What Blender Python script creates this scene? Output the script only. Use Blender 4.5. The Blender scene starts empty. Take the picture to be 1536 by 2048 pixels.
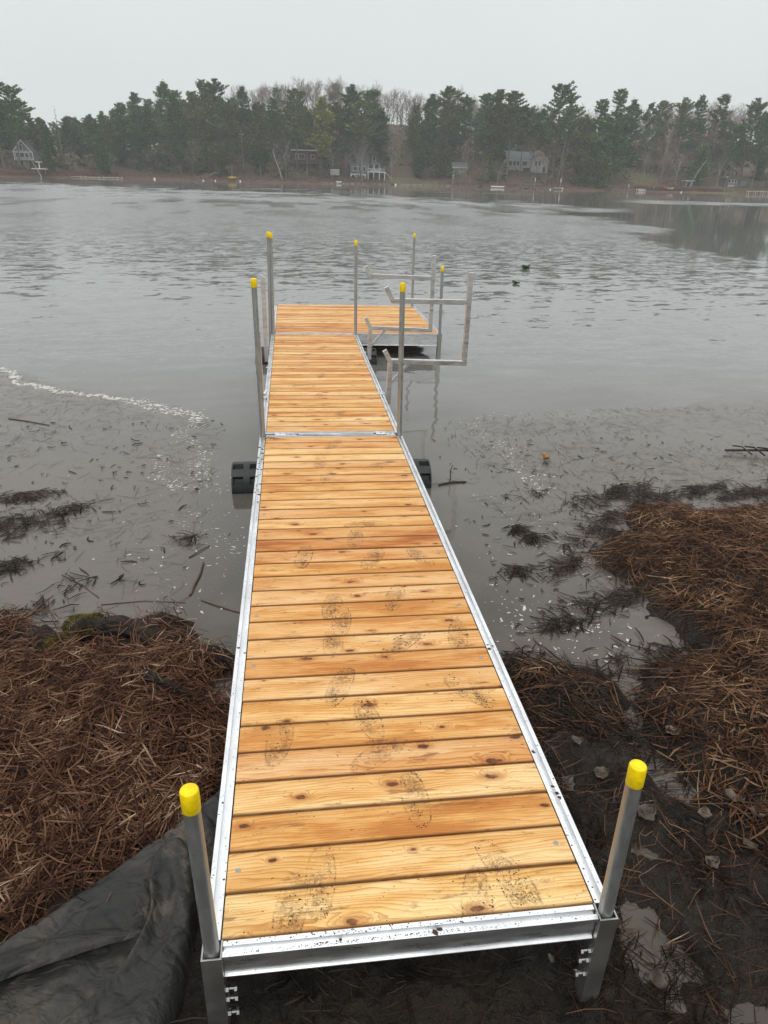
import bpy, math, random
import numpy as np
from mathutils import Vector, Matrix, noise as mnoise

# ------------------------------------------------------------------ camera, sky, sun, exposure
SC = bpy.context.scene
COL = SC.collection
cam_d = bpy.data.cameras.new('camera'); CAM = bpy.data.objects.new('camera', cam_d); COL.objects.link(CAM)
SC.camera = CAM
cam_d.sensor_fit = 'VERTICAL'; cam_d.sensor_height = 36; cam_d.lens = 36 * 1397.4 / 2048
cam_d.clip_start = 0.05; cam_d.clip_end = 3000
_a, _b, _c = -0.1335465, -0.4466793, 0.0250757
_f = Vector((-math.sin(_a) * math.cos(_b), math.cos(_a) * math.cos(_b), math.sin(_b)))
_r = Vector((math.cos(_a), math.sin(_a), 0)); _u = _r.cross(_f)
_r2 = _r * math.cos(_c) + _u * math.sin(_c); _u2 = -_r * math.sin(_c) + _u * math.cos(_c)
_m = Matrix((_r2, _u2, -_f)).transposed().to_4x4(); _m.translation = Vector((0.2535, -1.2865, 2.3606))
CAM.matrix_world = _m

SUN_EL, SUN_AZ = math.radians(62), math.radians(200)
w = bpy.data.worlds.new('World'); SC.world = w; w.use_nodes = True
nt = w.node_tree; nt.nodes.clear()
out = nt.nodes.new('ShaderNodeOutputWorld'); bg = nt.nodes.new('ShaderNodeBackground')
sky = nt.nodes.new('ShaderNodeTexSky'); sky.sky_type = 'NISHITA'; sky.sun_disc = False
sky.sun_elevation = SUN_EL; sky.sun_rotation = SUN_AZ; sky.air_density = 1.5; sky.dust_density = 6
tc = nt.nodes.new('ShaderNodeTexCoord'); sep = nt.nodes.new('ShaderNodeSeparateXYZ')
nt.links.new(tc.outputs['Generated'], sep.inputs[0])
ramp = nt.nodes.new('ShaderNodeValToRGB'); ramp.color_ramp.interpolation = 'EASE'
e = ramp.color_ramp.elements
e[0].position = 0.0; e[0].color = (8.6, 8.95, 8.95, 1)          # cloud deck near the horizon
e[1].position = 1.0; e[1].color = (15.5, 15.6, 15.6, 1)          # thinner, brighter overhead
m1 = e.new(0.12); m1.color = (8.55, 8.9, 8.95, 1)
m2 = e.new(0.30); m2.color = (8.5, 8.8, 8.85, 1)
m3 = e.new(0.65); m3.color = (13.0, 13.2, 13.3, 1)
nt.links.new(sep.outputs['Z'], ramp.inputs[0])
nz = nt.nodes.new('ShaderNodeTexNoise'); nz.inputs['Scale'].default_value = 2.2; nz.inputs['Detail'].default_value = 4
mr = nt.nodes.new('ShaderNodeMapRange'); mr.inputs['From Min'].default_value = .3; mr.inputs['From Max'].default_value = .7
mr.inputs['To Min'].default_value = .97; mr.inputs['To Max'].default_value = 1.03
nt.links.new(tc.outputs['Generated'], nz.inputs['Vector']); nt.links.new(nz.outputs['Fac'], mr.inputs['Value'])
vm = nt.nodes.new('ShaderNodeVectorMath'); vm.operation = 'SCALE'
nt.links.new(ramp.outputs[0], vm.inputs[0]); nt.links.new(mr.outputs[0], vm.inputs['Scale'])
mx = nt.nodes.new('ShaderNodeMix'); mx.data_type = 'RGBA'; mx.inputs[0].default_value = 0.93
nt.links.new(sky.outputs[0], mx.inputs[6]); nt.links.new(vm.outputs[0], mx.inputs[7])
nt.links.new(mx.outputs[2], bg.inputs[0]); bg.inputs[1].default_value = 0.1
nt.links.new(bg.outputs[0], out.inputs[0])
sd = bpy.data.lights.new('sun', 'SUN'); sd.energy = 0.9; sd.angle = math.radians(35); sd.color = (1, .975, .94)
so = bpy.data.objects.new('sun', sd); COL.objects.link(so)
_d = Vector((math.sin(SUN_AZ) * math.cos(SUN_EL), math.cos(SUN_AZ) * math.cos(SUN_EL), math.sin(SUN_EL)))
so.rotation_euler = _d.to_track_quat('Z', 'Y').to_euler(); so.location = (0, -5, 20)
SC.view_settings.view_transform = 'Standard'; SC.view_settings.look = 'None'
SC.view_settings.exposure = 0; SC.view_settings.gamma = 1; SC.view_settings.use_curve_mapping = False
SC.render.engine = 'CYCLES'
SC.cycles.max_bounces = 4; SC.cycles.diffuse_bounces = 2; SC.cycles.glossy_bounces = 2; SC.cycles.transmission_bounces = 0; SC.cycles.volume_bounces = 0

rnd = random.Random(11); R = np.random.RandomState(7)

# ------------------------------------------------------------------ helpers
def sm(a, b, x):
    t = np.clip((x - a) / (b - a), 0, 1); return t * t * (3 - 2 * t)
_lat = np.random.RandomState(3).rand(256, 256)
def vnoise(x, y):
    x = np.asarray(x, float); y = np.asarray(y, float)
    xi = np.floor(x).astype(int); yi = np.floor(y).astype(int); u = x - xi; v = y - yi
    u = u * u * (3 - 2 * u); v = v * v * (3 - 2 * v)
    g = lambda i, j: _lat[(xi + i) % 256, (yi + j) % 256]
    return (g(0, 0) * (1 - u) + g(1, 0) * u) * (1 - v) + (g(0, 1) * (1 - u) + g(1, 1) * u) * v
def fbm(x, y, o=4):
    s = 0; a = .5; t = 0
    for k in range(o):
        s = s + a * vnoise(x * 2 ** k + 17 * k, y * 2 ** k + 31 * k); t += a; a *= .5
    return s / t
def in_poly(x, y, P):
    c = np.zeros(np.shape(x), bool); n = len(P)
    for i in range(n):
        x1, y1 = P[i]; x2, y2 = P[(i + 1) % n]
        if y1 == y2: continue
        c ^= ((y1 > y) != (y2 > y)) & (x < (x2 - x1) * (y - y1) / (y2 - y1) + x1)
    return c
def sdf(x, y, P):
    d = np.full(np.shape(x), 1e9); n = len(P)
    for i in range(n):
        a = P[i]; b = P[(i + 1) % n]; ex, ey = b[0] - a[0], b[1] - a[1]
        t = np.clip(((x - a[0]) * ex + (y - a[1]) * ey) / (ex * ex + ey * ey + 1e-12), 0, 1)
        d = np.minimum(d, np.hypot(x - a[0] - t * ex, y - a[1] - t * ey))
    return np.where(in_poly(x, y, P), d, -d)

def props(o, label=None, cat=None, group=None, kind=None):
    if label: o['label'] = label
    if cat: o['category'] = cat
    if group: o['group'] = group
    if kind: o['kind'] = kind
    return o
def empty(name, loc, label, cat, group=None, rot=(0, 0, 0)):
    o = bpy.data.objects.new(name, None); COL.objects.link(o); o.location = loc; o.rotation_euler = rot
    o.empty_display_size = .1
    return props(o, label, cat, group)
class MB:
    def __init__(s): s.v = []; s.f = []; s.mi = []; s.m = 0
    def add(s, vs, fs):
        n = len(s.v); s.v += [tuple(p) for p in vs]; s.f += [tuple(i + n for i in f) for f in fs]; s.mi += [s.m] * len(fs)
        return s
    def box(s, x0, x1, y0, y1, z0, z1):
        return s.add([(x0, y0, z0), (x1, y0, z0), (x1, y1, z0), (x0, y1, z0), (x0, y0, z1), (x1, y0, z1), (x1, y1, z1), (x0, y1, z1)],
                     [(0, 3, 2, 1), (4, 5, 6, 7), (0, 1, 5, 4), (1, 2, 6, 5), (2, 3, 7, 6), (3, 0, 4, 7)])
    def tube(s, pts, rad, n=8, cap=True, jit=None):
        pts = [Vector(p) for p in pts]; rad = rad if hasattr(rad, '__len__') else [rad] * len(pts)
        base = len(s.v); up = Vector((0, 0, 1)); vs = []
        for i, p in enumerate(pts):
            d = (pts[min(i + 1, len(pts) - 1)] - pts[max(i - 1, 0)]).normalized()
            a = d.cross(up if abs(d.z) < .95 else Vector((1, 0, 0))).normalized(); b = d.cross(a)
            for k in range(n):
                t = 2 * math.pi * k / n; r_ = rad[i] * (1 if jit is None else jit(i, k))
                vs.append(p + a * math.cos(t) * r_ + b * math.sin(t) * r_)
        fs = []
        for i in range(len(pts) - 1):
            for k in range(n):
                k2 = (k + 1) % n; fs.append((i * n + k, i * n + k2, (i + 1) * n + k2, (i + 1) * n + k))
        if cap:
            fs.append(tuple(range(n))[::-1]); fs.append(tuple((len(pts) - 1) * n + k for k in range(n)))
        return s.add(vs, fs)
    def extrude(s, prof, axis, a0, a1):
        """closed 2D profile pushed along an axis; prof pairs are the two remaining axes in order"""
        n = len(prof); vs = []
        for a in (a0, a1):
            for p, q in prof:
                vs.append({'x': (a, p, q), 'y': (p, a, q), 'z': (p, q, a)}[axis])
        fs = [(k, (k + 1) % n, n + (k + 1) % n, n + k) for k in range(n)] + [tuple(range(n))[::-1], tuple(range(n, 2 * n))]
        return s.add(vs, fs)
    def build(s, name, mats, parent=None, smooth=False, bevel=0, loc=None):
        me = bpy.data.meshes.new(name); me.from_pydata(s.v, [], s.f)
        for m in (mats if isinstance(mats, (list, tuple)) else [mats]): me.materials.append(m)
        if any(s.mi): me.polygons.foreach_set('material_index', s.mi)
        me.update()
        import bmesh
        bm = bmesh.new(); bm.from_mesh(me)
        if len(s.f) < 4000: bmesh.ops.recalc_face_normals(bm, faces=bm.faces)
        if bevel:
            ed = [e for e in bm.edges if len(e.link_faces) == 2 and e.calc_face_angle(0) > .5]
            bmesh.ops.bevel(bm, geom=ed, offset=bevel, segments=2, profile=.6, affect='EDGES')
        bm.to_mesh(me); bm.free()
        if smooth:
            me.polygons.foreach_set('use_smooth', [True] * len(me.polygons))
            if smooth != 'all': me.set_sharp_from_angle(angle=math.radians(38))
        o = bpy.data.objects.new(name, me); COL.objects.link(o); o.parent = parent
        if loc: o.location = loc
        return o
def np_mesh(name, V, F, mat, parent=None, smooth=False):
    """V (n,3), F (m,k) arrays"""
    me = bpy.data.meshes.new(name); k = F.shape[1]
    me.vertices.add(len(V)); me.vertices.foreach_set('co', np.ascontiguousarray(V, 'f').ravel())
    me.loops.add(F.size); me.loops.foreach_set('vertex_index', np.ascontiguousarray(F, 'i').ravel())
    me.polygons.add(len(F)); me.polygons.foreach_set('loop_start', np.arange(0, F.size, k, dtype='i'))
    try: me.polygons.foreach_set('loop_total', np.full(len(F), k, dtype='i'))
    except Exception: pass
    me.polygons.foreach_set('use_smooth', np.full(len(F), bool(smooth)))
    me.update(calc_edges=True); me.validate()
    me.materials.append(mat)
    o = bpy.data.objects.new(name, me); COL.objects.link(o); o.parent = parent
    return o
def copy_obj(o, parent=None):
    c = o.copy(); COL.objects.link(c); c.parent = parent
    return c
def copy_tree(o, parent=None):
    c = copy_obj(o, parent)
    for ch in list(o.children): copy_tree(ch, c)
    return c

# ------------------------------------------------------------------ materials
class N:
    def __init__(s, name):
        s.m = bpy.data.materials.new(name); s.m.use_nodes = True; s.t = s.m.node_tree; s.b = s.t.nodes['Principled BSDF']
        s.g = s.t.nodes.new('ShaderNodeNewGeometry'); s.o = s.t.nodes.new('ShaderNodeObjectInfo'); s.c = s.t.nodes.new('ShaderNodeTexCoord')
    def n(s, ty, **k):
        x = s.t.nodes.new('ShaderNode' + ty)
        for a, v in k.items():
            if a.startswith('i_'): s.inp(x, a[2:].replace('_', ' '), v)
            else: setattr(x, a, v)
        return x
    def inp(s, x, key, v):
        key = int(key) if str(key).isdigit() else key
        if isinstance(v, bpy.types.NodeSocket): s.t.links.new(v, x.inputs[key])
        else: x.inputs[key].default_value = v
    def math(s, op, a, b=0.0, c=None, clamp=False):
        x = s.t.nodes.new('ShaderNodeMath'); x.operation = op; x.use_clamp = clamp
        s.inp(x, 0, a); s.inp(x, 1, b)
        if c is not None: s.inp(x, 2, c)
        return x.outputs[0]
    def vec(s, v, scale=(1, 1, 1), loc=(0, 0, 0), rot=(0, 0, 0)):
        x = s.t.nodes.new('ShaderNodeMapping'); s.inp(x, 'Vector', v); s.inp(x, 'Scale', scale); s.inp(x, 'Location', loc); s.inp(x, 'Rotation', rot)
        return x.outputs[0]
    def noise(s, v, scale, detail=3, rough=.55, dist=0, dim='3D'):
        x = s.t.nodes.new('ShaderNodeTexNoise'); x.noise_dimensions = dim; s.inp(x, 'Vector', v)
        s.inp(x, 'Scale', scale); s.inp(x, 'Detail', detail); s.inp(x, 'Roughness', rough); s.inp(x, 'Distortion', dist)
        return x.outputs[0]
    def mr(s, v, a, b, c=0.0, d=1.0, smooth=True):
        x = s.t.nodes.new('ShaderNodeMapRange'); x.interpolation_type = 'SMOOTHSTEP' if smooth else 'LINEAR'
        s.inp(x, 'Value', v); s.inp(x, 'From Min', a); s.inp(x, 'From Max', b); s.inp(x, 'To Min', c); s.inp(x, 'To Max', d)
        return x.outputs[0]
    def mix(s, f, a, b, bt='MIX'):
        x = s.t.nodes.new('ShaderNodeMix'); x.data_type = 'RGBA'; x.blend_type = bt
        s.inp(x, 0, f); s.inp(x, 6, a); s.inp(x, 7, b); return x.outputs[2]
    def ramp(s, f, stops):
        x = s.t.nodes.new('ShaderNodeValToRGB'); s.inp(x, 0, f); el = x.color_ramp.elements
        while len(el) > 1: el.remove(el[-1])
        el[0].position, el[0].color = stops[0][0], (*stops[0][1], 1)
        for p, c in stops[1:]:
            q = el.new(p); q.color = (*c, 1)
        return x.outputs[0]
    def comb(s, x, y, z):
        c = s.t.nodes.new('ShaderNodeCombineXYZ'); s.inp(c, 0, x); s.inp(c, 1, y); s.inp(c, 2, z); return c.outputs[0]
    def xyz(s, v):
        c = s.t.nodes.new('ShaderNodeSeparateXYZ'); s.inp(c, 0, v); return c.outputs
    def bump(s, h, strength=1.0, dist=1.0, normal=None):
        x = s.t.nodes.new('ShaderNodeBump'); s.inp(x, 'Height', h); s.inp(x, 'Strength', strength); s.inp(x, 'Distance', dist)
        if normal is not None: s.inp(x, 'Normal', normal)
        return x.outputs[0]
    def out(s, col=None, rough=None, metal=None, normal=None, **k):
        if col is not None: s.inp(s.b, 'Base Color', col)
        if rough is not None: s.inp(s.b, 'Roughness', rough)
        if metal is not None: s.inp(s.b, 'Metallic', metal)
        if normal is not None: s.inp(s.b, 'Normal', normal)
        for a, v in k.items(): s.inp(s.b, a.replace('_', ' '), v)
        return s.m
C4 = lambda r, g, b: (r, g, b, 1)

def simple(name, col, rough=.6, metal=0, var=.25, scale=6, bump=.0, bscale=60, island=False, objvar=0, spec=.3):
    n = N(name); f = n.noise(n.c.outputs['Object'], scale, 4)
    v = n.mr(f, .3, .7, 1 - var, 1 + var)
    if island: v = n.math('MULTIPLY', v, n.mr(n.g.outputs['Random Per Island'], 0, 1, 1 - var, 1 + var, False))
    if objvar: v = n.math('MULTIPLY', v, n.mr(n.o.outputs['Random'], 0, 1, 1 - objvar, 1 + objvar, False))
    c = n.mix(1.0, C4(*col), n.comb(v, v, v), 'MULTIPLY')
    r_ = n.mr(f, .2, .8, max(rough - .08, .02), min(rough + .08, 1))
    nn = n.bump(n.noise(n.c.outputs['Object'], bscale, 5), 1, bump) if bump else None
    return n.out(c, r_, metal, nn, Specular_IOR_Level=spec)

FOOT = [(.28,.16,.1),(.19,.07,.2),(.86,.13,-.5),(.88,.05,-.3),(.74,.03,.2),(.62,.44,-.05),(.5,.85,-.2),(.15,.76,.2),(.94,.98,-.7),
        (.4,1.06,.4),(.4,1.68,.2),(.44,1.55,.1),(.73,1.74,.3),(.27,2.2,.2),(.58,2.4,.1),(.66,2.16,.5),(.93,2.16,-.4),(.7,1.34,.9),(.39,1.38,.1),
        (.98,1.38,.2),(.52,.66,1.0),(.42,3.68,.1),(.54,4.07,.5),(.46,3.38,.1),(.87,3.61,1.1),(.65,2.6,1.4),(.34,6.81,.8),(.5,5.54,.4),
        (.65,4.88,.2),(.3,5.9,1.2),(.55,6.3,.3),(.35,7.3,1.3),(.6,7.7,.5),(.9,7.0,.9)]
def mat_wood():
    n = N('cedar_decking'); P = n.xyz(n.c.outputs['Object']); rn = n.o.outputs['Random']
    x, y = P[0], P[1]; ro = n.math('MULTIPLY', rn, 61.0)
    xs = n.math('ADD', x, n.math('MULTIPLY', rn, 23.0))
    # knots: stretched cells, some of them empty
    kv = n.comb(n.math('MULTIPLY', xs, 3.1), n.math('ADD', n.math('MULTIPLY', y, 7.0), ro), 0.0)
    vo = n.n('TexVoronoi', voronoi_dimensions='2D'); n.inp(vo, 'Vector', kv); n.inp(vo, 'Scale', 1.0); n.inp(vo, 'Randomness', .9)
    has = n.math('GREATER_THAN', n.xyz(vo.outputs['Color'])[0], .50)
    sz = n.mr(n.xyz(vo.outputs['Color'])[1], 0, 1, .018, .085, False)
    wob = n.noise(n.comb(n.math('MULTIPLY', xs, 30), n.math('MULTIPLY', y, 30), ro), 1, 2)
    d = n.math('ADD', vo.outputs['Distance'], n.math('MULTIPLY', n.math('SUBTRACT', wob, .5), .13))
    rd = n.math('DIVIDE', d, sz)
    knot = n.math('MULTIPLY', n.mr(rd, .8, 1.15, 1, 0), has)
    halo = n.math('MULTIPLY', n.mr(rd, .9, 4.0, 1, 0), has)
    # flowing growth rings
    flow = n.noise(n.comb(n.math('MULTIPLY', xs, 1.1), n.math('MULTIPLY', y, 7.0), ro), 1, 2)
    warp = n.noise(n.comb(n.math('MULTIPLY', xs, 5), n.math('MULTIPLY', y, 14.0), ro), 1, 3)
    g = n.math('ADD', n.math('MULTIPLY', y, 85.0), n.math('MULTIPLY', flow, 13.0))
    g = n.math('ADD', g, n.math('MULTIPLY', warp, 1.6)); g = n.math('ADD', g, n.math('MULTIPLY', halo, 2.6)); g = n.math('ADD', g, ro)
    fr = n.math('FRACT', g); late = n.math('POWER', fr, 3.2)
    fine = n.noise(n.comb(n.math('MULTIPLY', xs, 7), n.math('MULTIPLY', y, 420), ro), 1, 3, .7)
    big = n.noise(n.comb(n.math('MULTIPLY', xs, 2.2), n.math('MULTIPLY', y, 13.0), ro), 1, 4, .6)
    rn2 = n.math('FRACT', n.math('MULTIPLY', rn, 7.77))
    tone = n.math('ADD', n.math('MULTIPLY', n.mr(big, .36, .66), .55), n.math('MULTIPLY', rn2, .52))
    base = n.ramp(tone, [(0, (.80, .565, .275)), (.32, (.74, .46, .180)), (.66, (.64, .335, .098)), (.88, (.52, .225, .055)), (1, (.42, .15, .032))])
    c = n.mix(n.math('MULTIPLY', late, n.mr(big, .3, .7, .45, .9)), base, C4(.36, .125, .027))
    c = n.mix(n.mr(fine, .48, .72, 0, .5), c, C4(.40, .16, .04))
    c = n.mix(n.math('MULTIPLY', n.math('POWER', halo, 2.0), .6), c, C4(.36, .12, .028))
    c = n.mix(n.math('MULTIPLY', knot, .85), c, n.mix(n.mr(wob, .35, .65), C4(.035, .012, .008), C4(.19, .07, .03)))
    # dark checks and blotches on some boards
    bl = n.noise(n.comb(n.math('MULTIPLY', xs, 6), n.math('MULTIPLY', y, 32.0), ro), 1, 4, .65)
    c = n.mix(n.mr(bl, .58, .70, 0, .65), c, C4(.20, .068, .018))
    bl2 = n.noise(n.comb(n.math('MULTIPLY', xs, 15), n.math('MULTIPLY', y, 60.0), n.math('ADD', ro, 9.0)), 1, 3, .65)
    c = n.mix(n.mr(bl2, .67, .73, 0, .8), c, C4(.07, .025, .012))
    side = n.mr(n.math('ABSOLUTE', y), .0585, .067, 0, .72); c = n.mix(side, c, C4(.15, .052, .015))  # board edges painted darker to deepen the shade in the seams
    rn3 = n.mr(n.math('FRACT', n.math('MULTIPLY', rn, 31.7)), 0, 1, .87, 1.05, False); c = n.mix(1.0, c, n.comb(rn3, n.math('MULTIPLY', rn3, rn3), n.math('MULTIPLY', rn3, rn3)), 'MULTIPLY')
    # trodden mud: soft stains where people stepped
    W = n.g.outputs['Position']; acc = None
    for fx, fy, a in FOOT:
        q = n.vec(W, (1 / .055, 1 / .14, 0), (0, 0, 0)); mp = q.node; mp.vector_type = 'TEXTURE'
        n.inp(mp, 'Location', (fx, fy, 0)); n.inp(mp, 'Rotation', (0, 0, -a)); n.inp(mp, 'Scale', (.046, .125, 1))
        ln = n.n('VectorMath', operation='LENGTH')
        q2 = n.n('VectorMath', operation='MULTIPLY'); n.inp(q2, 0, q); q2.inputs[1].default_value = (1, 1, 0); n.inp(ln, 0, q2.outputs[0])
        L1 = ln.outputs['Value']; v = n.math('ADD', n.mr(L1, .55, 1.1, .85, 0), n.mr(n.math('ABSOLUTE', n.math('SUBTRACT', L1, 1.0)), .0, .14, .7, 0))
        acc = v if acc is None else n.math('MAXIMUM', acc, v)
    tread = n.noise(W, 95, 4, .75, .6); sp = n.noise(W, 330, 2)
    film = n.math('MULTIPLY', acc, n.mr(n.noise(W, 26, 3, .6), .42, .62, 0, .55))
    sm_ = n.math('MAXIMUM', n.math('MULTIPLY', acc, n.mr(tread, .47, .55)), film)
    sm_ = n.math('MULTIPLY', sm_, n.mr(n.noise(W, 12, 2), .35, .62, .15, 1.0))
    c = n.mix(n.math('MULTIPLY', n.math('MINIMUM', sm_, 1.0), .88), c, C4(.110, .058, .025))
    dust = n.math('MULTIPLY', n.mr(n.noise(W, 5, 3), .5, .72), n.mr(sp, .60, .68))
    c = n.mix(n.math('MULTIPLY', dust, .5), c, C4(.10, .06, .03))
    hgt = n.math('ADD', n.math('MULTIPLY', late, -.35), n.math('MULTIPLY', fine, .6))
    nb = n.bump(hgt, .6, .0006)
    rough = n.mr(big, .3, .7, .42, .6)
    return n.out(c, rough, 0, nb, Specular_IOR_Level=.22)

def mat_alu(name, col, rough, metal, streak=(1, 1, 1), spots=.0):
    n = N(name); v = n.noise(n.vec(n.c.outputs['Object'], streak), 8, 4, .6)
    v2 = n.noise(n.c.outputs['Object'], 3.0, 3)
    k = n.math('MULTIPLY', n.mr(v, .3, .7, .88, 1.06), n.mr(v2, .3, .7, .90, 1.05))
    c = n.mix(1.0, C4(*col), n.comb(k, k, k), 'MULTIPLY')
    if spots:
        s_ = n.mr(n.noise(n.c.outputs['Object'], 140, 2), .66, .72); s2 = n.mr(v2, .45, .6)
        c = n.mix(n.math('MULTIPLY', n.math('MULTIPLY', s_, s2), spots), c, C4(.05, .035, .02))
    return n.out(c, n.mr(v, .25, .75, rough - .08, rough + .1), metal)

M = {}
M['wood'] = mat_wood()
M['rail'] = mat_alu('mill_aluminium', (.86, .87, .88), .32, .95, (1, 1, 6), .5)
M['tube'] = mat_alu('square_tube_aluminium', (.76, .74, .71), .34, .95, (1, 1, 5))
M['galv'] = mat_alu('galvanised_pipe', (.38, .39, .38), .42, .75, (5, 5, 1.6), .6)
M['plate'] = mat_alu('dull_aluminium_plate', (.42, .41, .39), .36, .9)
M['bolt'] = mat_alu('zinc_bolt', (.75, .75, .74), .25, 1)
M['yellow'] = simple('yellow_vinyl', (.86, .62, .004), .42, 0, .13, 45, .001, 120)
M['blackp'] = simple('black_polyethylene', (.028, .030, .031), .5, 0, .3, 14, .002, 60)
def mat_tarp():
    n = N('black_ground_cloth'); P = n.g.outputs['Position']
    f = n.noise(P, 5, 5, .6); f2 = n.noise(P, 30, 4, .7)
    c = n.mix(n.mr(f, .35, .7), C4(.022, .0215, .021), C4(.036, .035, .033))
    dirt = n.math('MULTIPLY', n.mr(n.noise(P, 4.5, 5, .65), .47, .60), n.mr(f2, .35, .55))
    east = n.mr(n.xyz(P)[0], -.36, -.24, .45, 1.0)
    c = n.mix(n.math('MULTIPLY', dirt, n.math('MULTIPLY', east, .8)), c, C4(.095, .080, .062))
    sp = n.mr(n.noise(P, 120, 3, .6), .64, .70); c = n.mix(n.math('MULTIPLY', sp, n.mr(f, .45, .6, 0, .6)), c, C4(.02, .015, .011))
    rid = n.math('ABSOLUTE', n.math('SUBTRACT', n.noise(n.vec(P, (1, 1.6, 1), (0, 0, 0), (0, 0, .7)), 7, 3, .5, .6), .5)); b = n.bump(rid, .8, .05); b = n.bump(f2, .5, .006, b); b = n.bump(n.noise(n.vec(P, (1, 1, 1)), 700, 1), .15, .001, b)
    return n.out(c, .5, 0, b, Specular_IOR_Level=.22)
M['tarp'] = mat_tarp()
def mat_mud():
    n = N('wet_peat_mud'); P = n.g.outputs['Position']
    f = n.noise(P, 2.2, 5, .6); f2 = n.noise(P, 17, 5, .65)
    c = n.mix(n.mr(f, .35, .65), C4(.009, .0065, .0044), C4(.026, .019, .0132))
    c = n.mix(n.mr(f2, .55, .75, 0, .6), c, C4(.050, .038, .028))
    z = n.xyz(P)[2]
    wet = n.mr(z, .0, .045, 0, 1)
    r_ = n.math('ADD', n.mr(wet, 0, 1, .12, .27), n.mr(f2, .3, .7, -.06, .14))
    b = n.bump(n.noise(P, 18, 4, .6), 1, .035); b = n.bump(n.noise(P, 60, 5, .7), 1, .020, b); b = n.bump(n.noise(P, 260, 3, .6), .5, .003, b)
    return n.out(c, r_, 0, b, Specular_IOR_Level=.38)
M['mud'] = mat_mud()
def mat_straw(name, stops, rough=.5, spec=.12):
    n = N(name); rr = n.g.outputs['Random Per Island']; P = n.g.outputs['Position']
    f = n.noise(P, 3.5, 3)
    t = n.math('ADD', n.math('MULTIPLY', rr, .8), n.mr(f, .3, .7, -.10, .26))
    c = n.ramp(t, stops)
    return n.out(c, rough, 0, None, Specular_IOR_Level=spec)
M['straw'] = mat_straw('dead_cattail_stalks', [(0, (.014, .007, .005)), (.3, (.050, .023, .014)), (.6, (.120, .058, .034)), (.82, (.205, .115, .070)), (.95, (.33, .215, .14)), (1, (.50, .37, .26))])
M['straw_red'] = mat_straw('rusty_cattail_stalks', [(0, (.012, .006, .004)), (.3, (.042, .019, .010)), (.55, (.092, .045, .025)), (.8, (.170, .094, .054)), (.95, (.29, .175, .09)), (1, (.42, .30, .19))])
M['straw_wet'] = mat_straw('wet_black_reeds', [(0, (.008, .006, .005)), (.5, (.022, .015, .011)), (.85, (.045, .030, .020)), (1, (.09, .06, .04))], .35, .25)
M['straw_float'] = mat_straw('floating_reeds', [(0, (.030, .022, .017)), (.45, (.062, .048, .038)), (.8, (.095, .077, .06)), (1, (.17, .145, .115))], .35, .5)
M['foam'] = simple('foam', (.50, .485, .44), .6, 0, .12, 30)
M['speck'] = simple('dried_mud_specks', (.045, .028, .017), .7, 0, .4, 40, island=True)
M['log'] = simple('rotten_wood', (.020, .015, .011), .6, 0, .7, 14, .03, 26)
M['moss'] = simple('moss', (.10, .090, .020), .8, 0, .45, 20, island=True)
M['leaf'] = simple('dead_leaf', (.085, .066, .050), .5, 0, .35, 25, .003, 90, objvar=.35)
M['leafo'] = simple('ochre_leaf', (.30, .15, .04), .5, 0, .3, 25, .003, 90)
M['lily'] = simple('lily_leaf', (.035, .075, .018), .35, 0, .2, 12)
M['stick'] = simple('wet_stick', (.085, .06, .042), .45, 0, .4, 30)

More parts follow.
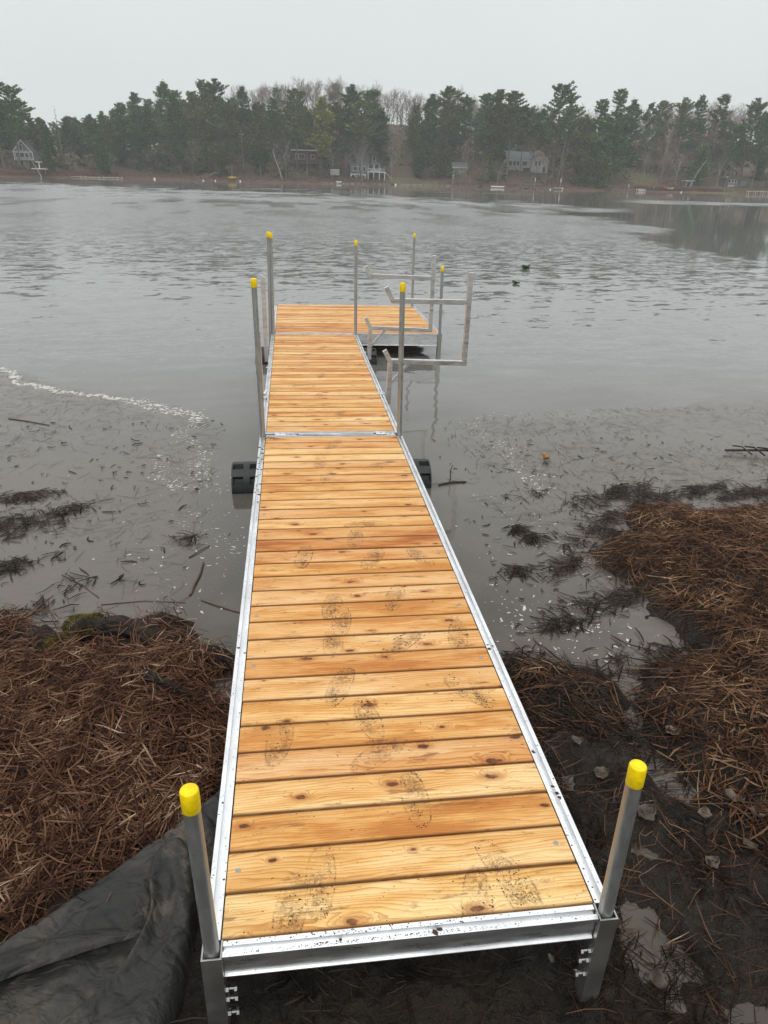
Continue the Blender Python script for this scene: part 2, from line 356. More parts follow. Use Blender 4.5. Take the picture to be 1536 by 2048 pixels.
def mat_water():
    n = N('lake_water'); P = n.g.outputs['Position']; X, Y, Z = n.xyz(P)
    # shallow, silty water near the shore; paler farther out to stand in for sky reflection
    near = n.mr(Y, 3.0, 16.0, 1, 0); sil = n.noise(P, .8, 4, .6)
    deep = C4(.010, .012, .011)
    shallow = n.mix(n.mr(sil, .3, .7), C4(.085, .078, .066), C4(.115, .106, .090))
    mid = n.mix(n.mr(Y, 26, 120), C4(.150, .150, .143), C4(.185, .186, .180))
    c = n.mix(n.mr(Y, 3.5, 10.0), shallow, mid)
    c = n.mix(n.mr(Y, 1.2, 4.4, 1, 0), c, n.mix(n.mr(n.noise(P, 3.0, 3), .3, .7), C4(.042, .033, .023), C4(.072, .058, .042)))
    wb = n.noise(n.vec(P, (1, 1, 1)), 1.1, 4, .6); w2 = n.math('MULTIPLY', n.math('SUBTRACT', wb, .5), .9)
    lineL = n.math('SUBTRACT', 5.22, n.math('MULTIPLY', X, .85))          # silt fans either side of the dock
    cutL = n.mr(X, -.75, -.35, 1, 0)
    sL = n.math('MULTIPLY', n.mr(n.math('ADD', n.math('SUBTRACT', lineL, Y), w2), -.1, .15), cutL)
    lineR = n.math('ADD', 5.2, n.math('MULTIPLY', X, .22)); cutR = n.mr(n.math('ADD', X, w2), 1.8, 2.3)
    sR = n.math('MULTIPLY', n.mr(n.math('ADD', n.math('SUBTRACT', lineR, Y), w2), -.1, .15), cutR)
    scum = n.math('MAXIMUM', sL, sR)
    st = n.noise(n.vec(P, (1.0, 2.2, 1), (0, 0, 0), (0, 0, .3)), 5, 5, .7)
    c = n.mix(n.math('MULTIPLY', scum, n.mr(st, .3, .65, .3, .8)), c, C4(.112, .095, .080))
    ro = n.math('ADD', n.math('MULTIPLY', scum, n.mr(st, .3, .7, .05, .22)), .035)
    # ripples: surface slopes taken straight from noise, calm by the bank and in slicks along the far shore
    pv = n.vec(P, (1, 1, 1), (0, 0, 0), (0, 0, -.12))
    def slope(v, sc, det):
        x = s_n = n.t.nodes.new('ShaderNodeTexNoise'); n.inp(x, 'Vector', v); n.inp(x, 'Scale', sc); n.inp(x, 'Detail', det); n.inp(x, 'Roughness', .6)
        return n.xyz(x.outputs['Color'])
    s1 = slope(n.vec(pv, (.6, 1.0, 1)), 3.6, 4); s2 = slope(n.vec(pv, (.8, 1.3, 1), (7, 3, 1)), 8.0, 2)
    at = n.n('Attribute', attribute_name='chop'); amp = at.outputs['Fac']
    fd = n.mr(Y, 12, 28, .3, 1.0)
    cx = n.math('MULTIPLY', fd, n.math('ADD', n.math('MULTIPLY', n.math('SUBTRACT', s1[0], .5), .42), n.math('MULTIPLY', n.math('SUBTRACT', s2[0], .5), .25)))
    cy = n.math('MULTIPLY', fd, n.math('ADD', n.math('MULTIPLY', n.math('SUBTRACT', s1[1], .5), .48), n.math('MULTIPLY', n.math('SUBTRACT', s2[1], .5), .35)))
    ro = n.math('ADD', ro, n.math('MULTIPLY', n.math('MINIMUM', amp, 1.0), n.mr(Y, 9, 40, .03, .27)))
    # long gentle swell lines between the docks and the chop
    sw = n.t.nodes.new('ShaderNodeTexNoise'); n.inp(sw, 'Vector', n.vec(pv, (.35, 1.0, 1))); n.inp(sw, 'Scale', 3.0); n.inp(sw, 'Detail', 2.0)
    swy = n.math('MULTIPLY', n.math('SUBTRACT', n.xyz(sw.outputs['Color'])[1], .5), n.mr(Y, 2.5, 8.0, .03, .13))
    nx = n.math('ADD', n.math('MULTIPLY', cx, amp), n.math('MULTIPLY', n.math('SUBTRACT', n.xyz(sw.outputs['Color'])[0], .5), n.mr(Y, 14, 26, .10, 0))); ny = n.math('ADD', n.math('MULTIPLY', cy, amp), n.math('MULTIPLY', swy, n.mr(Y, 14, 26, 1, 0)))
    nrm = n.n('VectorMath', operation='NORMALIZE'); n.inp(nrm, 0, n.comb(nx, ny, 1.0))
    h = n.math('MULTIPLY', n.noise(P, 7, 2), .0006)
    h = n.math('ADD', h, n.math('MULTIPLY', n.math('MULTIPLY', n.noise(n.vec(P, (1, 2, 1)), 30, 4, .7), scum), .0012))
    nb = n.bump(h, n.mr(Y, 6, 10, 1, 0), 1, nrm.outputs[0])
    m = n.out(c, ro, 0, nb, IOR=1.46)
    return m
M['water'] = mat_water()
def mat_forest_floor():
    n = N('leaf_litter_ground'); P = n.g.outputs['Position']; X, Y, Z = n.xyz(P)
    f = n.noise(P, .12, 5, .6); f2 = n.noise(P, 1.2, 4, .6)
    c = n.mix(n.mr(f2, .3, .7), C4(.055, .034, .022), C4(.105, .062, .038))
    g = n.mix(n.mr(f2, .3, .7), C4(.085, .085, .030), C4(.13, .12, .05))
    # lawns
    def spot(cx, cy, rx, ry):
        q = n.vec(P); mp = q.node; mp.vector_type = 'TEXTURE'; n.inp(mp, 'Location', (cx, cy, 0)); n.inp(mp, 'Scale', (rx, ry, 1000))
        ln = n.n('VectorMath', operation='LENGTH'); n.inp(ln, 0, q); return n.mr(ln.outputs['Value'], .7, 1.1, 1, 0)
    L = n.math('MAXIMUM', spot(44, 273, 11, 7), spot(127, 268, 8, 13)); L = n.math('MAXIMUM', L, spot(149, 252, 12, 5))
    c = n.mix(n.math('MULTIPLY', L, n.mr(f, .3, .5, .5, .95)), c, g)
    return n.out(c, .9, 0, n.bump(f2, .8, .3))
M['floor'] = mat_forest_floor()
def mat_foliage(name, a, b, c3):
    n = N(name); rr = n.g.outputs['Random Per Island']; ob = n.o.outputs['Random']
    c = n.ramp(rr, [(0, a), (.55, b), (1, c3)])
    k = n.mr(ob, 0, 1, 1.7, 3.0, False); c = n.mix(1.0, c, n.comb(k, n.math('MULTIPLY', k, .98), k), 'MULTIPLY')
    return n.out(c, .75, 0, None, Specular_IOR_Level=.2)
M['pine'] = mat_foliage('pine_needles', (.022, .042, .015), (.045, .080, .026), (.082, .125, .042))
M['pine2'] = mat_foliage('olive_pine_needles', (.030, .042, .014), (.062, .078, .024), (.115, .132, .045))
M['pineY'] = mat_foliage('yellowing_needles', (.065, .075, .018), (.12, .125, .026), (.20, .19, .045))
M['bark'] = simple('grey_brown_bark', (.13, .112, .095), .85, 0, .3, 1.5, objvar=.35)
M['twigs'] = simple('bare_twigs_grey', (.21, .185, .16), .85, 0, .3, .4, objvar=.25)
M['twigs_red'] = simple('bare_twigs_reddish', (.23, .145, .125), .85, 0, .3, .4, objvar=.25)
M['birch'] = simple('pale_birch_bark', (.34, .32, .29), .7, 0, .35, 3)
M['grey_siding'] = simple('blue_grey_siding', (.17, .175, .185), .7, 0, .1, 2)
M['white_paint'] = simple('white_paint', (.72, .72, .70), .6, 0, .06, 2)
M['offwhite'] = simple('off_white_siding', (.46, .47, .45), .7, 0, .08, 2)
M['roof'] = simple('grey_shingle_roof', (.13, .14, .145), .85, 0, .2, 3)
M['red_siding'] = simple('dull_red_siding', (.11, .045, .038), .8, 0, .2, 2)
M['beige'] = simple('beige_siding', (.30, .29, .235), .8, 0, .1, 2)
M['darkglass'] = simple('dark_window_glass', (.03, .034, .038), .12, 0, .1, 2)
M['greywood'] = simple('weathered_wood', (.17, .155, .135), .8, 0, .2, 3)
M['stone'] = simple('field_stone', (.22, .21, .19), .85, 0, .3, 2, objvar=.4)
M['redp'] = simple('red_plastic', (.48, .05, .03), .5, 0, .1, 3)
M['yelp'] = simple('yellow_plastic', (.42, .31, .03), .5, 0, .1, 3)
M['whitep'] = simple('white_plastic', (.74, .74, .72), .45, 0, .05, 3)
M['boatd'] = simple('dark_green_canoe', (.04, .05, .04), .5, 0, .1, 3)
M['brush'] = simple('red_brown_brush', (.13, .065, .04), .85, 0, .35, .5, island=True)
M['under'] = mat_foliage('undergrowth', (.020, .028, .012), (.042, .050, .022), (.085, .062, .040))

# ------------------------------------------------------------------ far shore terrain
SH = [(-130,247),(-84,245),(-72,255),(-55,268),(-40,270),(-9,260),(21,264),(50,271),(62,262),(76,241),(103,244),(134,252),(165,245),(230,245)]
HA = [(-130,4),(-70,5),(-52,9),(-30,17),(20,22),(60,19),(100,10),(130,12),(170,15),(230,15)]
def shore(x): return np.interp(x, *zip(*SH))
def ground(x, y):
    d = y - shore(x); h = .25 + .2 * np.clip(d, 0, 8) + .25 * np.clip(d - 8, 0, 16)
    s = np.clip((d - 24) / 90, 0, 1); h = h + s * s * (3 - 2 * s) * np.interp(x, *zip(*HA))
    return np.where(d < 0, d * .15, h)
def grid_mesh(name, xs, ys, zf, mat, smooth=True):
    Xg, Yg = np.meshgrid(xs, ys); Zg = zf(Xg, Yg); nx = len(xs); ny = len(ys)
    V = np.stack([Xg, Yg, Zg], -1).reshape(-1, 3)
    i = (np.arange(ny - 1)[:, None] * nx + np.arange(nx - 1)[None]).ravel()
    return np_mesh(name, V, np.stack([i, i + 1, i + nx + 1, i + nx], 1), mat, None, smooth)
xs = np.arange(-320, 421, 3.0); ys = np.concatenate([np.arange(232, 300, 1.0), np.arange(300, 480, 5.0)])
def zfar(x, y):
    g = ground(x, y); return g + (fbm(x * .25, y * .25, 3) - .5) * np.clip(g, 0, 1) * .5
props(grid_mesh('hills', xs, ys, zfar, M['floor']), kind='structure')
# lake
NC, NR = 701, 440
yr = 6.0 * np.cumprod(np.where(np.arange(NR) < 350, 1.006, 1.0194)) / 1.006; uc = np.linspace(-1, 1, NC)
WX = .25 + (yr[:, None] + 1.3) * (.134 + .74 * uc[None]); WY = np.repeat(yr[:, None], NC, 1)
gust = fbm(WX * .012 + 5, WY * .05 + 2, 4); band = fbm(WX * .0045 + 11, WY * .05 + 4, 2)
wob = (fbm(WX * .03, WY * .08 + 9, 3) - .5) * 60
ratio = WX / (WY + 1.3)
E_D = np.interp(ratio, [-.45, .013, .157, .31, .42, .55, .75], [158, 120, 104, 88, 54, 31, 21])      # where the wind dies out towards the sheltered shore
nz_ = (fbm(WX * .05, WY * .10 + 9, 3) - .5)
calm = sm(.80, 1.16, WY / E_D + nz_ * .75 + (fbm(WX * .5, WY * .22 + 3, 3) - .5) * .55)
st1 = sm(92, 97, WY + nz_ * 14) * (1 - sm(112, 119, WY + nz_ * 14)) * sm(.42, .50, ratio); st2 = sm(62, 65, WY + nz_ * 10) * (1 - sm(70, 76, WY + nz_ * 10)) * sm(.20, .28, ratio) * (1 - sm(.42, .50, ratio))
st3 = sm(135, 140, WY + nz_ * 14) * (1 - sm(146, 150, WY + nz_ * 14)) * sm(.15, .2, ratio) * (1 - sm(.3, .36, ratio)) * .7
calm = calm * (1 - np.maximum(np.maximum(st1, st2), st3) * .85)
chop = (1 - .97 * calm) * sm(6.1, 10.5, WY) * (.75 + .45 * sm(.35, .65, gust)) * (1 - sm(20, 70, WY) * .5 * sm(.42, .66, fbm(WX * .45 + 4, WY * .16, 3)))
WZ_ = np.zeros_like(WX); q = np.random.RandomState(5); dyr = WY * .006; keep_ = 1 - sm(18, 36, WY)
for lam in (.12, .15, .20, .27, .36):
    ratio_ = lam / dyr; wgt = sm(3.0, 4.4, ratio_) * (1 - .85 * sm(7, 13, ratio_))
    for _ in range(7):
        l_ = lam * np.exp(q.randn() * .16); a = q.randn() * .55 + .12; kx, ky = math.sin(a) * 6.283 / l_, math.cos(a) * 6.283 / l_
        ph = kx * WX + ky * WY + q.rand() * 6.283 + 2.6 * fbm(WX / (l_ * 7) + q.rand() * 50, WY / (l_ * 4) + q.rand() * 50, 1)
        WZ_ += wgt * (.056 / math.sqrt(7 / 2.0)) * l_ / 6.283 * np.sin(ph)
edge = sm(0, .03, 1 - np.abs(uc))[None] * sm(236, 226, WY) * sm(6.0, 6.5, WY)
WZ_ *= chop * edge * keep_
V = np.stack([WX, WY, WZ_], -1).reshape(-1, 3); n0 = len(V)
i = (np.arange(NR - 1)[:, None] * NC + np.arange(NC - 1)[None]).ravel(); F = [np.stack([i, i + 1, i + NC + 1, i + NC], 1)]
# flat water round the rippled sheet: near the bank, at both sides and against the far shore
XA, XB = WX[0, 0], WX[0, -1]; XC, XD = WX[-1, 0], WX[-1, -1]; yl = yr[-1]
ex = np.array([(-380, -12, 0), (480, -12, 0), (480, 6, 0), (-380, 6, 0), (XA, 6, 0), (XB, 6, 0), (XC, yl, 0), (XD, yl, 0), (-380, yl, 0), (480, yl, 0), (480, 560, 0), (-380, 560, 0)], float)
V = np.concatenate([V, ex]); F.append(n0 + np.array([(0, 1, 2, 3), (3, 4, 6, 8), (5, 2, 9, 7), (8, 9, 10, 11)]))
o = np_mesh('water', V, np.concatenate(F), M['water'], None, True); props(o, kind='structure')
at = o.data.attributes.new('chop', 'FLOAT', 'POINT'); at.data.foreach_set('value', np.concatenate([chop.ravel(), np.zeros(len(ex))]).astype('f'))
b = MB(); b.add([(-380, -300, -.75), (480, -300, -.75), (480, 600, -.75), (-380, 600, -.75)], [(0, 1, 2, 3)])
props(b.build('lake_bed', M['mud']), kind='structure')

# ------------------------------------------------------------------ near bank of peat mud
LAND = [(-6,3.2),(-3.4,2.8),(-2.08,2.46),(-1.49,2.30),(-1.3,2.24),(-1.17,2.15),(-1.01,2.06),(-.81,2.12),(-.61,2.10),(-.42,2.13),(-.30,1.95),(-.14,1.84),
        (-.14,1.72),(-.24,1.70),(-.27,1.56),(-.14,1.48),(.13,1.32),(.9,1.35),(1.2,1.62),(1.49,1.73),(1.63,1.64),(1.81,1.52),(1.86,1.32),(1.79,1.14),(1.75,.98),(1.74,.85),
        (1.75,.72),(1.85,.62),(1.91,.72),(1.86,.88),(1.84,1.01),(1.89,1.17),(1.95,1.39),(2.05,1.56),(2.2,1.5),(2.37,1.58),(2.43,1.93),(2.35,2.12),(2.38,2.32),
        (2.26,2.59),(2.38,2.97),(2.73,2.98),(2.8,3.4),(3.09,3.56),(3.41,3.35),(4.02,3.4),(4.74,3.39),(7.5,3.3),(7.5,-4),(-6,-4)]
PUD = [[(1.30,.27),(1.40,.30),(1.48,.22),(1.50,.12),(1.56,.05),(1.58,-.06),(1.50,-.08),(1.45,-.02),(1.42,-.12),(1.34,-.10),(1.33,-.02),(1.28,.08)],
       [(1.52,-.09),(1.63,-.08),(1.78,-.14),(1.75,-.28),(1.50,-.26)], [(1.30,.90),(1.42,.88),(1.44,.79),(1.31,.77)],
       [(1.0,.16),(1.08,.14),(1.09,.04),(1.06,-.02),(1.02,.04)], [(1.5,.52),(1.66,.44),(1.62,.38),(1.48,.46)]]
STR = [(2.42,2.95),(3.0,3.48),(3.41,3.32),(4.02,3.37),(7.5,3.2),(7.5,-1),(3.2,-1),(2.25,.25),(1.95,.42),(1.9,.62),(1.90,.85),(1.92,1.14),(2.07,1.54),(2.42,1.59),(2.47,1.97),(2.42,2.31),(2.3,2.6)]
TARP = [(-.0,1.0),(-.13,.77),(-.44,.47),(-.76,.22),(-1.3,-.1),(-1.6,-.7),(-.3,-.7),(-.13,0),(-.12,.35),(-.03,.6)]
def land_h(x, y):
    wob = (fbm(x * 5 + 3, y * 5 + 9, 4) - .5) * .22
    d = sdf(x, y, LAND) + wob
    for P in PUD: d = np.minimum(d, -sdf(x, y, P) + wob * .5 + .022 + (fbm(x * 30, y * 30, 3) - .5) * .07)
    left = sm(.2, -.3, x); ds = sdf(x, y, STR); inR = sm(-.1, .2, ds)
    plate = .045 + .075 * left + .085 * inR + .05 * sm(1.3, 2.2, x) * sm(.9, -.4, y)
    h = np.where(d > 0, plate * (1 - np.exp(-np.maximum(d, 0) / .16)) + .004, np.maximum(d * .45, -.35))
    lump = np.abs(fbm(x * 4.5, y * 4.5, 4) - .5) * 2
    rg = 1 - np.abs(fbm(x * 8 + 3, y * 8 + 8, 3) - .5) * 4; n1 = (fbm(x * 9 + 5, y * 9, 4) - .5) * .075 + lump * .05 + np.clip(rg, 0, 1) ** 2 * .022 * sm(.4, 1.2, x) - .014
    n2 = (fbm(x * 34, y * 34 + 7, 3) - .5) * .030
    h = h + (n1 + n2) * sm(-.04, .12, d) * (1 - .45 * inR)
    # big clod on the right and hollow beneath the dock
    for cx, cy, rx, ry, hh in ((1.72, .10, .18, .12, .075), (1.62, .30, .12, .10, .05), (1.5, 1.25, .25, .2, .03), (1.3, .5, .12, .1, .03), (-1.12, 2.02, .09, .07, .09), (-.98, 2.0, .06, .05, .07), (-1.28,2.1,.08,.06,.06), (-.85,2.05,.07,.05,.06), (-.62,2.06,.09,.05,.07), (-.44,2.06,.06,.05,.06), (-.30,1.78,.06,.05,.05), (-.2,1.5,.06,.06,.04), (1.45,1.55,.10,.08,.05), (1.32,1.62,.07,.05,.04), (1.65,1.35,.09,.10,.04), (1.3,.95,.07,.06,.04), (1.38,.66,.10,.06,.05), (1.24,.38,.06,.10,.04), (1.55,.72,.08,.06,.04), (1.22,.1,.04,.06,.05), (1.85,-.05,.12,.1,.06), (1.95,.25,.10,.07,.05)):
        r2 = ((x - cx) / rx) ** 2 + ((y - cy) / ry) ** 2; h = h + hh * np.exp(-r2 * 1.1) * (.75 + .5 * lump)
    h = h - .035 * sm(-.02, .05, sdf(x, y, TARP))
    under = sm(-.02, .08, x) * sm(1.1, 1.0, x) * sm(1.4, 1.1, y); h = h + under * .012
    return h
def gh(x, y):
    """fast lookup of the bank height"""
    i = np.clip((x - GX[0]) / GS, 0, len(GX) - 1.001); j = np.clip((y - GY[0]) / GS, 0, len(GY) - 1.001)
    return GZ[j.astype(int), i.astype(int)]
GS = .014; GX = np.arange(-3.2, 5.4, GS); GY = np.arange(-1.9, 4.6, GS)
_X, _Y = np.meshgrid(GX, GY); GZ = land_h(_X, _Y)
nx = len(GX)
V = np.stack([_X, _Y, GZ], -1).reshape(-1, 3)
i = (np.arange(len(GY) - 1)[:, None] * nx + np.arange(nx - 1)[None]).ravel(); F = np.stack([i, i + 1, i + nx + 1, i + nx], 1)
keep = GZ.ravel()[F].max(1) > -.12
props(np_mesh('mud_bank', V, F[keep], M['mud'], None, True), kind='structure')
b = MB(); b.add([(-60, -60, .10), (60, -60, .10), (60, -1.88, .10), (-60, -1.88, .10)], [(0, 1, 2, 3)])
b.add([(-60, -1.88, .10), (-3.15, -1.88, .10), (-3.15, 2.4, .02), (-60, 2.4, .02)], [(0, 1, 2, 3)])
b.add([(5.35, -1.88, .10), (60, -1.88, .10), (60, 3.2, .02), (5.35, 3.2, .02)], [(0, 1, 2, 3)])
props(b.build('shore_ground', M['mud']), kind='structure')

# ------------------------------------------------------------------ reeds and straw
def stalks(name, mat, x, y, label, cat, L=(.05, .18), W_=(.0025, .0055), lift=.04, flow=1.6, spread=.9, tilt=.25, hfun=None, seg=3, curl=.32, flat=False):
    n = len(x); th = fbm(x * .9 + 40, y * .9, 2) * math.pi * 2 * flow + R.randn(n) * spread
    ln = L[0] + (L[1] - L[0]) * R.rand(n) ** 1.7; wd = W_[0] + (W_[1] - W_[0]) * R.rand(n) ** 1.5
    k = R.randn(n) * curl; kink = (R.rand(n) < .42) * R.randn(n) * 1.1; kp = R.randint(1, seg, n)
    px = x.copy(); py = y.copy(); pts = []; a = th.copy(); off = R.rand(n) ** 1.3 * lift; tl = R.randn(n) * tilt
    for s in range(seg + 1):
        hz = (hfun or gh)(px, py)
        z = np.maximum(hz, 0) + off + (tl * (s / seg - .5)) * ln + .004
        if s == 0: zz = z
        pts.append(np.stack([px, py, np.maximum(z, .002)], 1)); a = a + k / seg + kink * (kp == s)
        px = px + np.cos(a) * ln / seg; py = py + np.sin(a) * ln / seg
    # straighten in height so that stalks bridge hollows instead of hugging the ground
    z0, z1 = pts[0][:, 2], pts[-1][:, 2]
    for s in range(1, seg): pts[s][:, 2] = .35 * pts[s][:, 2] + .65 * np.maximum(pts[s][:, 2] * 0 + z0 + (z1 - z0) * s / seg, pts[s][:, 2] - .01)
    Vs = []
    for s in range(seg + 1):
        q = pts[min(s + 1, seg)] - pts[max(s - 1, 0)]; q /= np.linalg.norm(q, axis=1)[:, None] + 1e-9
        sd_ = np.stack([-q[:, 1], q[:, 0], np.zeros(n)], 1); sd_ /= np.linalg.norm(sd_, axis=1)[:, None] + 1e-9
        wf = wd * (.55 if s in (0, seg) else 1.0)
        up = np.array([0, 0, .3 if flat else .7])
        Vs += [pts[s] - sd_ * wf[:, None] / 2, pts[s] + sd_ * wf[:, None] / 2, pts[s] + up[None] * wf[:, None]]
    V = np.stack(Vs, 1).reshape(-1, 3); m = 3 * (seg + 1); base = (np.arange(n) * m)[:, None, None]
    f = []
    for s in range(seg):
        for a_, b_ in ((0, 1), (1, 2), (2, 0)): f.append([s * 3 + a_, s * 3 + b_, s * 3 + 3 + b_, s * 3 + 3 + a_])
    F = (np.array(f)[None] + base).reshape(-1, 4)
    o = np_mesh(name, V, F, mat); return props(o, label, cat, kind='stuff')
def scatter(n, x0, x1, y0, y1, test):
    X = []; Y = []; c = 0
    while c < n:
        x = x0 + (x1 - x0) * R.rand(n * 2); y = y0 + (y1 - y0) * R.rand(n * 2); k = test(x, y); X.append(x[k]); Y.append(y[k]); c += k.sum()
        if k.sum() == 0: break
    return np.concatenate(X)[:n], np.concatenate(Y)[:n]
LL = lambda x, y: sdf(x, y, LAND)
x, y = scatter(27000, -2.4, -.04, -1.0, 2.5, lambda x, y: (LL(x, y) + .10 * (fbm(x * 6, y * 6) - .5) > .02) & (vnoise(x * 5, y * 5) + R.rand(len(x)) * .9 > .36) & (sdf(x, y, TARP) < .01) & ~((x > -.22) & (y < .55)) & (R.rand(len(x)) < np.clip(2.2 + x, .25, 1)) & ~((x > -1.3) & (y > 1.85)))
stalks('reed_straw', M['straw'], x, y, 'thick mat of broken brown cattail stalks on the left bank beside the dock', 'dead reeds', (.03, .23), (.0028, .0078), .045, 1.3, 1.2, .18)
x, y = scatter(1500, -1.5, -.12, 1.35, 2.25, lambda x, y: (LL(x, y) > .0) & (vnoise(x * 8, y * 8) > .3))
stalks('reed_straw', M['straw'], x, y, 'sparse pale reed stalks lying over and around the rotten log on the left bank', 'dead reeds', (.05, .16), (.003, .006), .12, 1.3, 1.1, .35)
x, y = scatter(26000, 1.75, 5.2, -1.2, 3.5, lambda x, y: (sdf(x, y, STR) + .3 * (fbm(x * 4, y * 4) - .5) + R.randn(len(x)) * .035 > .02) & (LL(x, y) > -.03) & (R.rand(len(x)) < np.clip(1.15 - (x - 2.5) * .12, .3, 1)))
stalks('reed_straw', M['straw_red'], x, y, 'rusty brown mat of long fallen reeds covering the right bank', 'dead reeds', (.035, .26), (.0030, .0080), .045, 1.5, 1.35, .2)
S2 = [(1.24,1.58),(1.53,1.66),(1.82,1.40),(1.78,1.14),(1.60,1.0),(1.24,1.12)]
x, y = scatter(750, 1.15, 1.9, .95, 1.75, lambda x, y: (sdf(x, y, S2) + R.randn(len(x)) * .02 > -.02) & (fbm(x * 7, y * 7) + R.rand(len(x)) * .3 > .58))
stalks('reed_straw', M['straw_wet'], x, y, 'clump of matted brown reeds on the mud hummock right of the dock', 'dead reeds', (.06, .24), (.003, .006), .02, 1.1, .8, .1)
x, y = scatter(420, 1.15, 1.9, .95, 1.75, lambda x, y: (sdf(x, y, S2) + R.randn(len(x)) * .03 > -.02))
stalks('reed_straw', M['straw_red'], x, y, 'few brown reed stalks on top of the mud hummock right of the dock', 'dead reeds', (.06, .22), (.003, .006), .03, 1.1, .8, .1)
x, y = scatter(5200, 1.14, 3.0, -1.0, 1.7, lambda x, y: (LL(x, y) > .0) & (sdf(x, y, STR) < .05) & (vnoise(x * 7, y * 7) > .35))
stalks('reed_litter', M['straw_wet'], x, y, 'wet black reed scraps pressed into the mud right of the dock', 'reed litter', (.03, .17), (.0022, .006), .012, 1.4, .9, .05)
x, y = scatter(700, 1.2, 2.4, -.6, 1.3, lambda x, y: (LL(x, y) > .02) & (vnoise(x * 3, y * 3) > .45))
stalks('reed_litter', M['straw'], x, y, 'scattered brown stalks on the wet mud beside the right dock post', 'reed litter', (.05, .2), (.002, .0042), .025, 1.4, .9, .1)
x, y = scatter(1300, -.1, 1.2, -.8, 1.3, lambda x, y: (LL(x, y) > .0))
stalks('reed_litter', M['straw_wet'], x, y, 'dark wet litter in the shade under the dock', 'reed litter', (.03, .16), (.0022, .006), .015, 1.4, 1.2, .05)
# black weed at the waterline and rafts of it further out
CL = [(-1.96,3.62,.26,.12),(-1.72,3.50,.22,.10),(-1.50,3.82,.14,.05),(-1.92,4.10,.16,.06),(-1.45,2.34,.20,.06),(-1.62,2.95,.10,.06),(-.52,3.22,.09,.05),(-1.30,3.1,.07,.04),(-1.15,2.72,.07,.03),
      (2.97,3.84,.26,.09),(2.66,3.66,.24,.09),(3.14,3.66,.22,.10),(3.60,3.82,.30,.05),(3.95,3.7,.26,.05),(2.55,3.05,.16,.13),(2.62,3.32,.16,.10),(2.09,2.62,.17,.09),(2.04,2.13,.20,.08),(2.3,2.22,.1,.05),
      (1.73,1.98,.10,.04),(1.93,3.06,.12,.06),(1.86,3.22,.06,.04),(1.70,2.62,.10,.03),(2.12,3.86,.16,.04),(2.35,3.0,.2,.06),(2.5,2.75,.16,.08),(2.22,2.75,.12,.05),(4.5,3.9,.4,.06),(4.2,3.5,.4,.08),(1.75,.95,.12,.2),
      (1.35,1.68,.16,.04),(2.05,1.60,.14,.07),(2.3,1.62,.1,.06)]
X = []; Y = []
for cx, cy, rx, ry in CL:
    k = int(1300 * rx * (ry + .04) / .028 * .28) + 30
    t = R.rand(k) * 6.283; r_ = np.sqrt(R.rand(k)) * (1 + .55 * R.randn(k)); xx = cx + rx * 1.25 * r_ * np.cos(t); yy = cy + ry * 1.35 * r_ * np.sin(t) + .3 * (xx - cx)
    kk = fbm(xx * 14, yy * 14, 3) > .47; X.append(xx[kk]); Y.append(yy[kk])
x = np.concatenate(X); y = np.concatenate(Y)
def hum(x, y):
    h = np.zeros_like(x)
    for cx, cy, rx, ry in CL: h = np.maximum(h, .022 * np.exp(-(((x - cx) / rx) ** 2 + ((y - cy) / ry) ** 2) * 1.3))
    return h
stalks('weed_raft', M['straw_wet'], x, y, 'black rafts of rotting weed floating in the shallows on both sides', 'rotting weed', (.03, .17), (.003, .010), .012, 1.2, 1.1, .06, hfun=hum)
def shallowL(x, y): return (y < 5.4 - .85 * x) & (LL(x, y) < -.02) & (x < -.45)
x, y = scatter(3000, -5.5, -.4, 2.0, 8.6, lambda x, y: shallowL(x, y) & (vnoise(x * 2, y * 2) + R.rand(len(x)) * .6 > .6))
stalks('floating_reeds', M['straw_float'], x, y, 'thin reed bits drifting in the silty water left of the dock', 'floating reeds', (.03, .24), (.0015, .0045), .002, 1.0, .8, .0, hfun=lambda x, y: x * 0, flat=True)
x, y = scatter(260, -4.5, -.5, 2.2, 6.0, shallowL)
stalks('floating_reeds', M['straw_wet'], x, y, 'curled black reed scraps floating in the water left of the dock', 'floating reeds', (.03, .14), (.004, .012), .006, 1.0, 1.2, .1, hfun=lambda x, y: x * 0, curl=1.8)
x, y = scatter(2600, 1.5, 6.5, 2.0, 6.1, lambda x, y: (LL(x, y) < -.02) & (y < 5.35 + .22 * x) & (vnoise(x * 2 + 9, y * 2) + R.rand(len(x)) * .6 > .6) & (x > 1.75 + (y < 3.4) * .3))
stalks('floating_reeds', M['straw_float'], x, y, 'thin reed bits drifting in the shallow water right of the dock', 'floating reeds', (.03, .22), (.0015, .0045), .002, .6, .6, .0, hfun=lambda x, y: x * 0, flat=True)
x, y = scatter(230, 1.5, 5.5, 1.7, 5.2, lambda x, y: (LL(x, y) < -.02))
stalks('floating_reeds', M['straw_wet'], x, y, 'small black reed scraps floating in the water right of the dock', 'floating reeds', (.02, .12), (.004, .010), .004, 1.0, 1.2, .1, hfun=lambda x, y: x * 0, curl=1.6)

